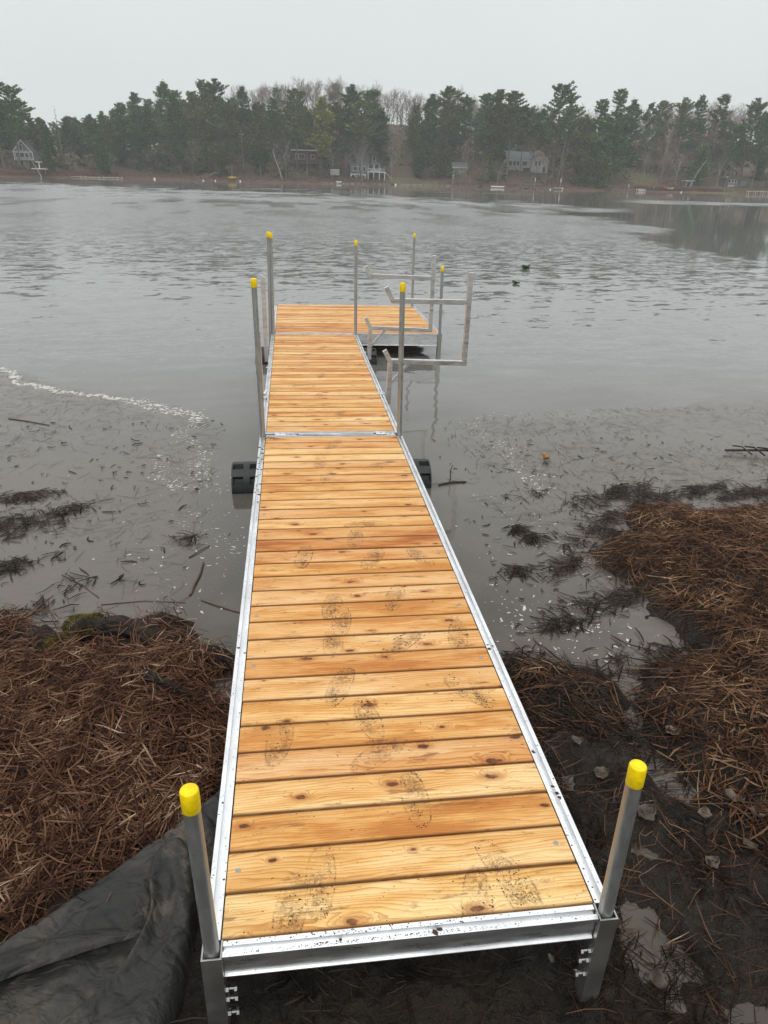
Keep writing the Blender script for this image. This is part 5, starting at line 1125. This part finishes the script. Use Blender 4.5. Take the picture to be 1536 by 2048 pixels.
def leaner(x, y, pts, r_, label, mat='birch', twigs=6):
    E_ = empty('leaning_tree', (x, y, float(ground(x, y))), label, 'leaning tree'); m = MB(); m.tube(pts, [r_ * (1 - .7 * i / len(pts)) for i in range(len(pts))], 6); m.build('trunk', M[mat], E_)
    for q in range(twigs):
        a = Vector(pts[-2]).lerp(Vector(pts[-1]), q / twigs) if q % 2 else Vector(pts[-3]).lerp(Vector(pts[-2]), q / twigs)
        m = MB(); m.tube([a, a + Vector((rnd.uniform(-1, 2), rnd.uniform(-1, 1), rnd.uniform(.6, 2)))], [r_ * .3, .02], 4); m.build('limb', M[mat], E_)
leaner(140.4, 255.5, [(0, 0, -.3), (1.2, 0, 3.0), (2.8, 0, 6.2), (4.6, 0, 9.0)], .17, 'white trunk leaning right over the shore left of the grey cabin')
leaner(-74.0, 246.5, [(0, 0, -.3), (-1.6, .5, 3.0), (-3.2, 1, 6.0), (-4.2, 1.3, 8.5)], .14, 'pale trunk leaning left across the front of the A-frame cottage', twigs=3)
leaner(-78.5, 246.5, [(0, 0, -.3), (-1.2, .5, 2.5), (-2.4, 1, 5.4), (-2.6, 1.2, 6.5)], .11, 'dark trunk leaning left below the A-frame cottage', 'bark', 3)
leaner(88.9, 247.0, [(0, 0, -.3), (.5, 0, 5.0), (1.1, 0, 11.0), (1.2, 0, 19.0)], .22, 'tall grey dead trunk right of the white house', 'bark', 9)
leaner(-1.8, 264.0, [(0, 0, -.3), (-.9, 0, 3.0), (-2.2, 0, 6.2), (-3.0, 0, 9.0)], .22, 'dead grey tree with twisting white limbs below the red cabin', 'birch', 8)
E_ = empty('dead_tree', (-72.9, 266, float(ground(-72.9, 266))), 'bare dead snag poking above the low treeline at the left', 'dead tree')
m = MB(); m.tube([(0, 0, 0), (0, 0, 9), (-.2, 0, 17.5)], [.22, .15, .03], 6); m.build('trunk', M['bark'], E_)
for q in range(9): m = MB(); z_ = 10 + q * .8; s_ = (-1) ** q; m.tube([(-.1, 0, z_), (s_ * rnd.uniform(.4, 1.0), 0, z_ + .3)], [.05, .02], 4); m.build('limb', M['bark'], E_)

# dark undergrowth that closes the gaps between the trunks on the slopes
V = []
for _ in range(17000):
    x_ = rnd.uniform(-125, 215); d_ = 5 + 95 * rnd.random() ** 1.25; y_ = float(np.interp(x_, *zip(*SH))) + d_
    if 36 < x_ < 56 and d_ < 22: continue
    if 120 < x_ < 135 and d_ < 44: continue
    if -33 < x_ < -8 and d_ < 15: continue
    if 138 < x_ < 153 and d_ < 12: continue
    if vnoise(x_ * .12, y_ * .10) < .36: continue
    z_ = 0
    top = 2.5 + 6.5 * float(vnoise(x_ * .3, y_ * .3)) * min(1, d_ / 25)
    if any(a - 2 < x_ < b_ + 2 and d_ < c for a, b_, c in ((-88, -76, 14), (1, 13, 25), (20, 36, 12), (14, 19, 10), (58, 66, 17), (75, 92, 24), (134, 143, 52), (152, 164, 12))): top = 1.0
    V.append((x_, y_, top))
V = np.array(V); n_ = len(V); g_ = ground(V[:, 0], V[:, 1]) + V[:, 2] * R.rand(n_) ** .8
P_ = np.stack([V[:, 0], V[:, 1], g_], 1); T_ = []
for k in range(3):
    c_ = P_ + R.randn(n_, 3) * [.8, .8, .5]; a_ = R.randn(n_, 3) * [.5, .5, .28]; b2_ = R.randn(n_, 3) * [.5, .5, .35]
    T_.append(np.stack([c_, c_ + a_, c_ + b2_], 1).reshape(-1, 3))
V = np.concatenate(T_); props(np_mesh('undergrowth', V, np.arange(len(V)).reshape(-1, 3), M['under']), 'dark mixed undergrowth of young hemlock and brush between the trunks', 'undergrowth', kind='stuff')
# red-brown brush along the far bank
V = []
for _ in range(7000):
    x_ = rnd.choice((rnd.uniform(-100, -60), rnd.uniform(-60, 175), rnd.uniform(118, 150))); y_ = float(shore(x_)) + rnd.uniform(.3, 4) + (rnd.random() < .15) * rnd.uniform(0, 12); z_ = float(ground(x_, y_))
    if 34 < x_ < 56 and rnd.random() < .8: continue
    for _ in range(3):
        a = rnd.uniform(-.5, .5); L_ = rnd.uniform(.3, 1.1); s_ = rnd.uniform(.02, .05); V += [(x_ - s_, y_, z_ - .1), (x_ + s_, y_, z_ - .1), (x_ + a * L_, y_ + rnd.uniform(-.3, .3), z_ + L_)]
V = np.array(V); props(np_mesh('shore_brush', V, np.arange(len(V)).reshape(-1, 3), M['brush']), 'red-brown brush and dead grass fringing the far waterline', 'brush', kind='stuff')
# shoreline stones
st = None
def stone(x, y, s, label, group):
    global st
    if st is None:
        m = MB(); n = 8; vs = []
        for q in range(5):
            for k in range(n):
                t = q / 4 * math.pi; vs.append((math.sin(t) * math.cos(6.283 * k / n) * rnd.uniform(.85, 1.15), math.sin(t) * math.sin(6.283 * k / n) * rnd.uniform(.85, 1.1), math.cos(t) * .7))
        m.add(vs, [(q * n + k, q * n + (k + 1) % n, (q + 1) * n + (k + 1) % n, (q + 1) * n + k) for q in range(4) for k in range(n)]); o = st = m.build('stone', M['stone'], None)
    else: o = copy_obj(st)
    o.location = (x, y, s * .25); o.scale = (s * rnd.uniform(.8, 1.4), s, s * rnd.uniform(.7, 1)); o.rotation_euler = (0, 0, rnd.random() * 6); props(o, label, 'stone', group)
for k in range(52):                                    # third rank, just lower than the front one
    x_ = -58 + k * 4.6 + _q.uniform(-1.6, 1.6); d_ = _q.uniform(30, 58)
    if 36 < x_ < 50 or abs(x_ - 137) < 7: continue
    CON.append((round(x_, 1), round(float(shore(x_)) + d_, 1), round(_q.uniform(15, 19), 1)))
for k in range(60):
    x_ = -14 + k * 3.9 + _q.uniform(-2, 2); BARE.append((round(x_, 1), round(float(shore(x_)) + _q.uniform(75, 110), 1), round(_q.uniform(14, 19), 1)))
for k in range(44):
    x_ = -12 + k * 5.1 + _q.uniform(-2, 2); BARE.append((round(x_, 1), round(float(shore(x_)) + _q.uniform(95, 125), 1), round(_q.uniform(12, 17), 1)))
for k in range(46):
    x_ = 12 + k * .52 + rnd.uniform(-.3, .3); stone(x_, float(shore(x_)) + rnd.uniform(-.4, .8), rnd.uniform(.22, .5), 'boulder in the row along the water below the blue-grey house', 'boulders below the blue-grey house')
for k in range(34):
    x_ = 37 + k * .62 + rnd.uniform(-.2, .2); stone(x_, float(shore(x_)) + .1 + rnd.uniform(-.1, .2), rnd.uniform(.35, .5), 'stone of the low retaining wall in front of the lawn', 'retaining wall stones before the lawn')

# ------------------------------------------------------------------ cottages on the far shore
def part(parent, name, mat, boxes, bevel=0):
    m = MB()
    for b_ in boxes: m.box(*b_)
    return m.build(name, M[mat], parent)
def gable(parent, name, mat, x0, x1, y0, y1, z0, zr, axis='x', over=.4, t=.18):
    """pitched roof; ridge runs along `axis`"""
    if axis == 'x':
        ym = (y0 + y1) / 2; m = MB()
        pr = [(y0 - over, z0 - over * .5), (ym, zr), (y1 + over, z0 - over * .5), (y1 + over, z0 - over * .5 + t), (ym, zr + t), (y0 - over, z0 - over * .5 + t)]
        m.extrude(pr, 'x', x0 - over, x1 + over)
    else:
        xm = (x0 + x1) / 2; m = MB()
        pr = [(x0 - over, z0 - over * .5), (xm, zr), (x1 + over, z0 - over * .5), (x1 + over, z0 - over * .5 + t), (xm, zr + t), (x0 - over, z0 - over * .5 + t)]
        m.extrude(pr, 'y', y0 - over, y1 + over)
    return m.build(name, M[mat], parent)
def tri_wall(parent, mat, x0, x1, y0, y1, z0, zr):
    m = MB(); m.extrude([(x0, z0), (x1, z0), ((x0 + x1) / 2, zr)], 'y', y0, y1); return m.build('gable_wall', M[mat], parent)
def window(parent, x, z, w_, h, y=-.0, frame='white_paint', rows=1):
    f = part(parent, 'window', frame, [(x - w_ / 2 - .1, x + w_ / 2 + .1, y - .09, y - .02, z - .1, z), (x - w_ / 2 - .1, x + w_ / 2 + .1, y - .09, y - .02, z + h, z + h + .1),
                                       (x - w_ / 2 - .1, x - w_ / 2, y - .09, y - .02, z, z + h), (x + w_ / 2, x + w_ / 2 + .1, y - .09, y - .02, z, z + h)])
    part(f, 'pane', 'darkglass', [(x - w_ / 2, x + w_ / 2, y - .045, y - .025, z, z + h)]); return f
# blue-grey lake house with deck
B = empty('lake_house', (22.2, 274.0, 1.6), 'blue-grey two-storey lake house with white trimmed deck and steep gable', 'house')
part(B, 'wall', 'grey_siding', [(0, 6.2, 0, 7, .0, 5.6)]); part(B, 'wall', 'grey_siding', [(6.2, 11.0, 1.2, 7, .0, 5.4)])
part(B, 'basement_wall', 'white_paint', [(-.05, 5.6, -.06, -.003, 0, 1.7)])
tri_wall(B, 'grey_siding', 0, 11.0, 1.3, 6.9, 5.39, 9.0)
gable(B, 'roof', 'roof', 0, 11.0, 0, 7, 5.6, 9.1, 'y')
gable(B, 'porch_roof', 'roof', -.3, 3.6, -.4, 1.0, 4.8, 6.4, 'y', .3)
for x_, z_, w_, h_ in ((.9, .55, .9, .7), (2.6, .55, .9, .7), (4.2, .55, .9, .7), (3.4, 2.5, .8, 1.5), (4.9, 2.5, .8, 1.5), (1.6, 2.7, 1.2, 1.2)): window(B, x_, z_, w_, h_, -.06)
for x_, z_, w_, h_ in ((7.4, 3.0, 1.4, 1.9), (9.5, 3.0, 1.4, 1.9), (8.5, 5.9, .8, 1.3), (7.6, .3, 1.1, 1.9)): window(B, x_, z_, w_, h_, 1.2)
part(B, 'deck', 'white_paint', [(5.9, 12.2, -2.0, 1.15, 2.25, 2.5)])
for x_ in (6.1, 8.1, 10.1, 12.0): part(B, 'deck_post', 'white_paint', [(x_ - .12, x_ + .12, -1.9, -1.66, -.4, 2.25)])
part(B, 'railing', 'white_paint', [(5.9, 12.2, -2.0, -1.92, 3.3, 3.4)] + [(5.9 + .45 * k, 5.97 + .45 * k, -1.99, -1.93, 2.5, 3.3) for k in range(14)])
part(B, 'stairs', 'white_paint', [(12.25 + .35 * k, 12.6 + .35 * k, -1.9, -.8, 2.1 - .32 * k, 2.25 - .32 * k) for k in range(6)])
# dark red cabin
B = empty('cabin', (1.9, 283, 5.0), 'dark red cabin with pale eave half hidden by trunks left of the yellow pine', 'cabin')
part(B, 'wall', 'red_siding', [(0, 10.0, 0, 6, 0, 5.2)]); part(B, 'roof', 'roof', [(-.5, 10.5, -.5, 6.5, 5.45, 5.8)]); part(B, 'eave', 'white_paint', [(-.5, 9.5, -.56, -.503, 5.3, 5.62)])
for x_, z_, w_, h_ in ((3.4, 2.7, 2.0, 1.5), (1.6, 2.5, .9, 1.8), (7.4, 2.8, 1.3, 1.2)): window(B, x_, z_, w_, h_)
part(B, 'deck', 'greywood', [(0, 10, -1.8, -.01, 1.3, 1.5)])
for x_ in (.3, 3.4, 6.5, 9.6): part(B, 'deck_post', 'greywood', [(x_ - .1, x_ + .1, -1.75, -1.55, -1.0, 1.3)])
part(B, 'railing', 'greywood', [(0, 10, -1.8, -1.72, 2.3, 2.4)] + [(.4 * k, .4 * k + .06, -1.79, -1.73, 1.5, 2.3) for k in range(25)])
# white utility trailer shed
B = empty('trailer', (15.0, 272, 2.0), 'small white box trailer parked between the red cabin and the grey house', 'trailer')
part(B, 'box', 'offwhite', [(0, 3.1, 0, 2, .6, 2.3)]); part(B, 'roof', 'white_paint', [(-.1, 3.2, -.1, 2.1, 2.303, 2.5)]); part(B, 'chassis', 'red_siding', [(-.3, 3.6, .05, 1.9, .35, .6)])
for x_ in (.8, 2.4):
    m = MB(); m.tube([(x_, -.08, .3), (x_, .12, .3)], .3, 12); m.build('wheel', M['blackp'], B)
# beige shed
B = empty('garden_shed', (59.8, 277.5, 3.6), 'little beige shed with grey pitched roof above the shore right of the lawn', 'shed')
part(B, 'wall', 'beige', [(0, 5.2, 0, 3.6, -.4, 2.7)]); gable(B, 'roof', 'roof', 0, 5.2, 0, 3.6, 2.7, 4.2, 'x', .35)
m = MB(); m.extrude([(0, 2.7), (3.6, 2.7), (1.8, 4.15)], 'x', .002, 5.198); m.build('gable_wall', M['beige'], B)
part(B, 'gable_trim', 'white_paint', [(-.36, 5.56, -.42, -.36, 2.42, 2.62)]); window(B, 3.5, 1.2, .5, 1.1); part(B, 'door', 'greywood', [(1.0, 2.1, -.05, -.003, -.3, 1.9)])
# large white house
B = empty('white_house', (76.2, 264, 4.9), 'large off-white house with two gables partly screened by pine trunks', 'house')
part(B, 'wall', 'offwhite', [(0, 8.6, 0, 8, 0, 4.1)]); part(B, 'wall', 'offwhite', [(8.6, 14.6, -.8, 8, -.2, 4.6)])
gable(B, 'roof', 'roof', 0, 9.5, 0, 8, 4.1, 6.6, 'x', .4); gable(B, 'roof', 'roof', 8.6, 14.6, -.8, 8, 4.6, 7.0, 'y', .5); tri_wall(B, 'offwhite', 8.6, 14.6, -.79, 7.9, 4.59, 6.95)
for x_, w_ in ((1.2, .9), (2.6, .9), (3.9, .9), (6.4, 1.6)): window(B, x_, 2.2, w_, 1.3)
for x_, z_, w_, h_ in ((10.2, 2.3, .8, 1.5), (11.4, 2.3, .8, 1.5), (11.6, 5.1, .7, .9), (10.4, 5.1, .5, .9), (13.2, .2, 1.0, 1.9)): window(B, x_, z_, w_, h_, -.8)
part(B, 'garage_opening', 'darkglass', [(5.8, 8.2, -.03, -.003, .2, 1.6)]); part(B, 'eave', 'white_paint', [(-.4, 8.6, -.52, -.46, 3.8, 4.0)])
# small red house, right
B = empty('red_house', (136.0, 299, 7.9), 'small red house with pale eaves at the top of the grass lane', 'house')
part(B, 'wall', 'red_siding', [(0, 6, 0, 6, 0, 3.6)]); gable(B, 'roof', 'roof', 0, 6, 0, 6, 3.6, 5.6, 'y', .4); tri_wall(B, 'red_siding', 0, 6, .01, 5.9, 3.59, 5.5); part(B, 'eave', 'white_paint', [(-.4, 6.4, -.46, -.41, 3.3, 3.55)]); window(B, 3, 1.3, 1, 1.2)
# small grey cabin, far right
B = empty('cabin', (154.0, 256.0, 2.0), 'small grey cabin with flat porch roof near the right edge of the far shore', 'cabin')
part(B, 'wall', 'greywood', [(0, 5.2, 0, 4, 0, 2.7)]); part(B, 'roof', 'roof', [(-.4, 5.6, -.7, 4.4, 2.75, 2.95)]); part(B, 'chimney', 'offwhite', [(.8, 1.9, 1, 1.6, 2.95, 3.5)])
part(B, 'shed_wing', 'grey_siding', [(5.6, 8.2, 0, 3, 0, 2.0)]); part(B, 'foundation', 'offwhite', [(1.2, 3.6, -.05, -.003, .0, .7)])
for x_ in (1.6, 2.7, 3.8): window(B, x_, 1.4, .8, .9)
# A-frame cottage, far left
B = empty('a_frame_cottage', (-85.2, 258.0, 3.2), 'A-frame cottage on stilts with white trimmed gable at the left edge', 'cottage')
part(B, 'wall', 'grey_siding', [(0, 5.6, 0, 6, 1.4, 3.9)]); tri_wall(B, 'grey_siding', .3, 5.3, .02, 5.9, 3.89, 6.9)
gable(B, 'roof', 'roof', .2, 5.4, 0, 6, 3.9, 7.1, 'y', .5)
m = MB(); m.extrude([(-.25, 3.6), (2.8, 7.25), (5.85, 3.6), (5.6, 3.55), (2.8, 6.9), (0, 3.55)], 'y', -.62, -.52); m.build('gable_trim', M['white_paint'], B)
part(B, 'deck', 'greywood', [(-1.6, 7.6, -1.8, -.01, 1.3, 1.5)])
for x_ in (-1.4, 1.2, 4.2, 7.2): part(B, 'stilt', 'greywood', [(x_, x_ + .2, -1.7, -1.5, -2.2, 1.3)])
part(B, 'corner_post', 'white_paint', [(-.08, .12, -.08, -.003, 1.5, 3.9), (5.5, 5.7, -.08, -.003, 1.5, 3.9), (.12, 5.5, -.08, -.003, 3.7, 3.9), (.12, 5.5, -.08, -.003, 1.7, 1.85)])
for x_, z_, w_, h_ in ((1.0, 2.3, .9, 1.2), (2.4, 2.3, 1.3, 1.2), (2.4, 4.3, .8, 1.4), (3.9, 2.3, 1.0, 1.2)): window(B, x_, z_, w_, h_, -.003)
part(B, 'porch_skirt', 'beige', [(2.6, 4.4, -1.0, -.8, -1.0, 1.2)])
E_ = empty('picnic_shelter', (-77.2, 250.5, 2.2), 'white flat roofed platform beside the A-frame cottage', 'shelter')
part(E_, 'platform', 'white_paint', [(-1.2, 3.2, 0, 2, .0, .22)]); part(E_, 'column', 'white_paint', [(.9, 1.15, .8, 1.05, .22, 1.9)]); part(E_, 'top', 'white_paint', [(.2, 1.9, .2, 1.6, 1.9, 2.1)])
part(E_, 'footing', 'greywood', [(-.8, -.6, .3, .5, -1.4, 0), (2.6, 2.8, .3, .5, -1.4, 0)])
# utility pole
E_ = empty('utility_pole', (-15.1, 276, 3.3), 'tall pale utility pole with crossarm on the brown slope', 'pole')
m = MB(); m.tube([(0, 0, -.4), (-.25, 0, 9), (-.4, 0, 13)], [.17, .14, .11], 8); m.build('shaft', M['birch'], E_); part(E_, 'crossarm', 'white_paint', [(-1.1, .5, -.1, .05, 11.2, 11.4)])
# patio table with parasol
E_ = empty('patio_set', (-9.3, 279.5, 4.6), 'patio table under a low pale canopy on the brown slope', 'patio table')
part(E_, 'canopy', 'offwhite', [(-1.8, 1.8, -1, 1, 1.9, 2.05)]); part(E_, 'table_top', 'greywood', [(-1.4, 1.4, -.5, .5, .75, .85)])
for x_ in (-1.6, 1.6): part(E_, 'leg', 'greywood', [(x_ - .06, x_ + .06, -.06, .06, -.3, 1.9)])
# boats
def hull(name, x, y, z, L_, w_, h, mat, label, cat, rz, inner=None, tilt=0):
    m = MB(); n = 11; vs = []
    for i in range(n):
        t = i / (n - 1) * 2 - 1; k = max(1 - abs(t) ** 2.6, .02); hh = h * (1 + .25 * t * t)
        for a, b_ in ((-.5, 1), (-.42, .35), (-.2, .04), (.2, .04), (.42, .35), (.5, 1)): vs.append((t * L_ / 2, a * w_ * k, hh * b_ + (1 - k) * h * .25 * (b_ < .9)))
    fs = [(i * 6 + j, (i + 1) * 6 + j, (i + 1) * 6 + j + 1, i * 6 + j + 1) for i in range(n - 1) for j in range(5)]
    m.add(vs, fs); E_ = empty(name, (x, y, z), label, cat, None, (tilt, 0, rz)); o = m.build('hull', M[mat], E_, True); md = o.modifiers.new('t', 'SOLIDIFY'); md.thickness = .05
    part(E_, 'seat', inner or mat, [(-L_ * .12, L_ * .02, -w_ * .42, w_ * .42, h * .65, h * .75)]); part(E_, 'seat', inner or mat, [(L_ * .2, L_ * .3, -w_ * .36, w_ * .36, h * .65, h * .75)]); return E_
hull('pedal_boat', -18.6, 263.6, .75, 3.0, 1.3, .5, 'yelp', 'yellow pedal boat drawn up at the foot of the sandy slope', 'pedal boat', .35, tilt=.3)
hull('canoe', 125.0, 253.0, .8, 4.8, 1.0, .5, 'boatd', 'dark canoe with pale inside pulled up below the grass lane', 'canoe', -.75, 'whitep', .5)
hull('rowing_boat', 132.6, 253.5, .75, 2.6, 1.1, .5, 'whitep', 'little white boat on the beach right of the red kayak', 'boat', .1)
hull('kayak', 130.2, 253.6, .75, 2.0, 1.3, .9, 'redp', 'stubby red boat on the beach below the birches', 'boat', .9, None, .9)
hull('rowing_boat', 68.8, 247.0, .05, 4.6, 1.5, .5, 'whitep', 'low white boat moored off the shore right of the shed', 'boat', -.05)
hull('rowing_boat', 87.5, 240.5, .05, 3.0, 1.2, .45, 'whitep', 'white boat tied beside the thin dock right of the white house', 'boat', .1)
hull('rowing_boat', 17.2, 260.6, .3, 1.8, .9, .4, 'whitep', 'tiny white dinghy on the rocks below the trailer', 'boat', .1)
# far docks
def fdock(x, y, L_, W_, label, rz=0, mat='greywood', rail=False, z=.45):
    E_ = empty('lake_dock', (x, y, 0), label, 'dock', None, (0, 0, rz)); part(E_, 'deck', mat, [(-L_ / 2, L_ / 2, -W_ / 2, W_ / 2, z - .15, z)])
    for k in range(4):
        xx = -L_ / 2 + .2 + k * (L_ - .4) / 3
        for s in (-1, 1): part(E_, 'pile', mat, [(xx - .07, xx + .07, s * W_ / 2 - .07 + s * .08, s * W_ / 2 + .07 + s * .08, -.7, z + .25)])
    if rail: part(E_, 'railing', mat, [(-L_ / 2, L_ / 2, W_ / 2 - .1, W_ / 2, z + .9, z + 1.02)] + [(-L_ / 2 + k * L_ / 6, -L_ / 2 + k * L_ / 6 + .08, W_ / 2 - .1, W_ / 2, z, z + .9) for k in range(7)])
fdock(-62, 256, 21, 2.2, 'long low pale dock in the inlet at the left', -.42, 'offwhite', z=.35); fdock(35.5, 266, 5.5, 1.4, 'short grey dock off the rocks below the grey house', .75); fdock(64, 255, 6, 1.6, 'grey dock left of the moored white boat', 1.0)
fdock(78.2, 239.6, 7.2, 2.6, 'broad brown dock with side rail in front of the white house', .02, rail=True); fdock(85.6, 240.2, 4.8, 1.5, 'thin pale dock right of the railed one', .05); fdock(110, 243.2, 7.5, 1.8, 'grey dock heading to the float at the grass lane', -.1)
fdock(118.0, 245.5, 2.4, 2.0, 'small white swim float moored by the grass lane', 0, 'whitep', z=.55); fdock(159.5, 243.6, 7.5, 1.6, 'dock with pale end box at the right edge', -.2, 'offwhite', z=.9)
E_ = empty('open_booth', (139.6, 257.0, 1.4), 'dark open booth with pale roof edge between the leaning white trunks', 'booth'); part(E_, 'wall', 'grey_siding', [(0, 3.0, 0, 2, -.3, 2.2)]); part(E_, 'roof', 'white_paint', [(-.3, 3.4, -.4, 2.3, 2.2, 2.36)]); part(E_, 'door', 'darkglass', [(.8, 1.9, -.04, -.003, -.2, 1.7)])
def marker(x, y, z, h, label, mat='whitep', r_=.12):
    E_ = empty('marker_post', (x, y, z), label, 'post'); m = MB(); m.tube([(0, 0, 0), (.05, 0, h * .6)], .07, 8); m.build('stake', M['birch'], E_); m = MB(); m.tube([(.05, 0, h * .6), (.02, 0, h)], r_, 8); m.build('wrapped_top', M[mat], E_)
marker(79.3, 240.8, .4, 2.9, 'leaning white wrapped post on the railed dock'); marker(88.2, 241.5, .2, 3.2, 'white wrapped post by the thin dock'); marker(124.2, 253.6, .9, 2.2, 'small red-white flag stake by the canoe', 'redp'); marker(57.3, 264.4, .4, 3.4, 'white wrapped post left of the beige shed')
marker(63.2, 264.0, .3, 3.0, 'bare pale stake in front of the beige shed', 'birch', .05); marker(113.5, 245.5, .4, 1.6, 'white topped stake by the grey dock at the lane')
def buoy(x, y, r_, label, mat='whitep'):
    m = MB(); n = 10; vs = [(r_ * math.sin(q / 6 * math.pi) * math.cos(6.283 * k / n), r_ * math.sin(q / 6 * math.pi) * math.sin(6.283 * k / n), r_ * math.cos(q / 6 * math.pi)) for q in range(7) for k in range(n)]
    m.add(vs, [(q * n + k, q * n + (k + 1) % n, (q + 1) * n + (k + 1) % n, (q + 1) * n + k) for q in range(6) for k in range(n)]); o = m.build('buoy', M[mat], None, True); o.location = (x, y, r_ * .3); props(o, label, 'buoy')
buoy(-44, 264, .38, 'white buoy off the dark left shore'); buoy(-27.5, 258, .25, 'white buoy left of the pedal boat'); buoy(-23.6, 257.6, .25, 'white buoy nearer the pedal boat'); buoy(-15.5, 256.5, .3, 'white buoy right of the pedal boat')
buoy(82.4, 234, .22, 'white buoy right of the railed dock'); buoy(36.8, 262, .35, 'white buoy at the end of the short grey dock'); buoy(131.5, 243.5, .25, 'white buoy below the red boat')

# ------------------------------------------------------------------ thin mist over the lake
m = MB(); m.box(-470, 560, -320, 640, -1.75, 70)
hz = bpy.data.materials.new('mist'); hz.use_nodes = True; t_ = hz.node_tree; t_.nodes.clear()
ov = t_.nodes.new('ShaderNodeOutputMaterial'); pv_ = t_.nodes.new('ShaderNodeVolumePrincipled')
pv_.inputs['Color'].default_value = (.90, .93, .94, 1); pv_.inputs['Density'].default_value = .0006; pv_.inputs['Anisotropy'].default_value = 0
t_.links.new(pv_.outputs[0], ov.inputs['Volume'])
HZ = m.build('haze', hz); HZ['kind'] = 'stuff'
for o in bpy.data.objects:
    if '_h' in o: del o['_h']

# labels of look-alikes: told apart by their order from the left
ORD = ['first', 'second', 'third', 'fourth', 'fifth', 'sixth', 'seventh', 'eighth', 'ninth', 'tenth', 'eleventh', 'twelfth', 'thirteenth', 'fourteenth', 'fifteenth', 'sixteenth', 'seventeenth', 'eighteenth', 'nineteenth', 'twentieth'] + [t + '-' + u for t in ('twenty', 'thirty', 'forty') for u in ('first', 'second', 'third', 'fourth', 'fifth', 'sixth', 'seventh', 'eighth', 'ninth')]
by = {}
for o in COL.objects:
    if o.parent is None and 'label' in o and o.get('category') in ('pine tree', 'hemlock', 'bare tree', 'stone'): by.setdefault(o['label'], []).append(o)
for lab, L_ in by.items():
    if len(L_) < 2: continue
    if L_[0]['category'] == 'stone': lab = lab.replace(' in the row along the water', ' by the water').replace('stone of the low retaining wall in front of the lawn', 'stone of the low lawn retaining wall')
    L_.sort(key=lambda o: (o.location.x - .25) / (o.location.y + 1.3))
    for k, o in enumerate(L_):
        if k < len(ORD): o['label'] = lab + ', ' + ORD[k] + ' of its row from the left'
        else: o['label'] = lab + ', at the right end of its row'
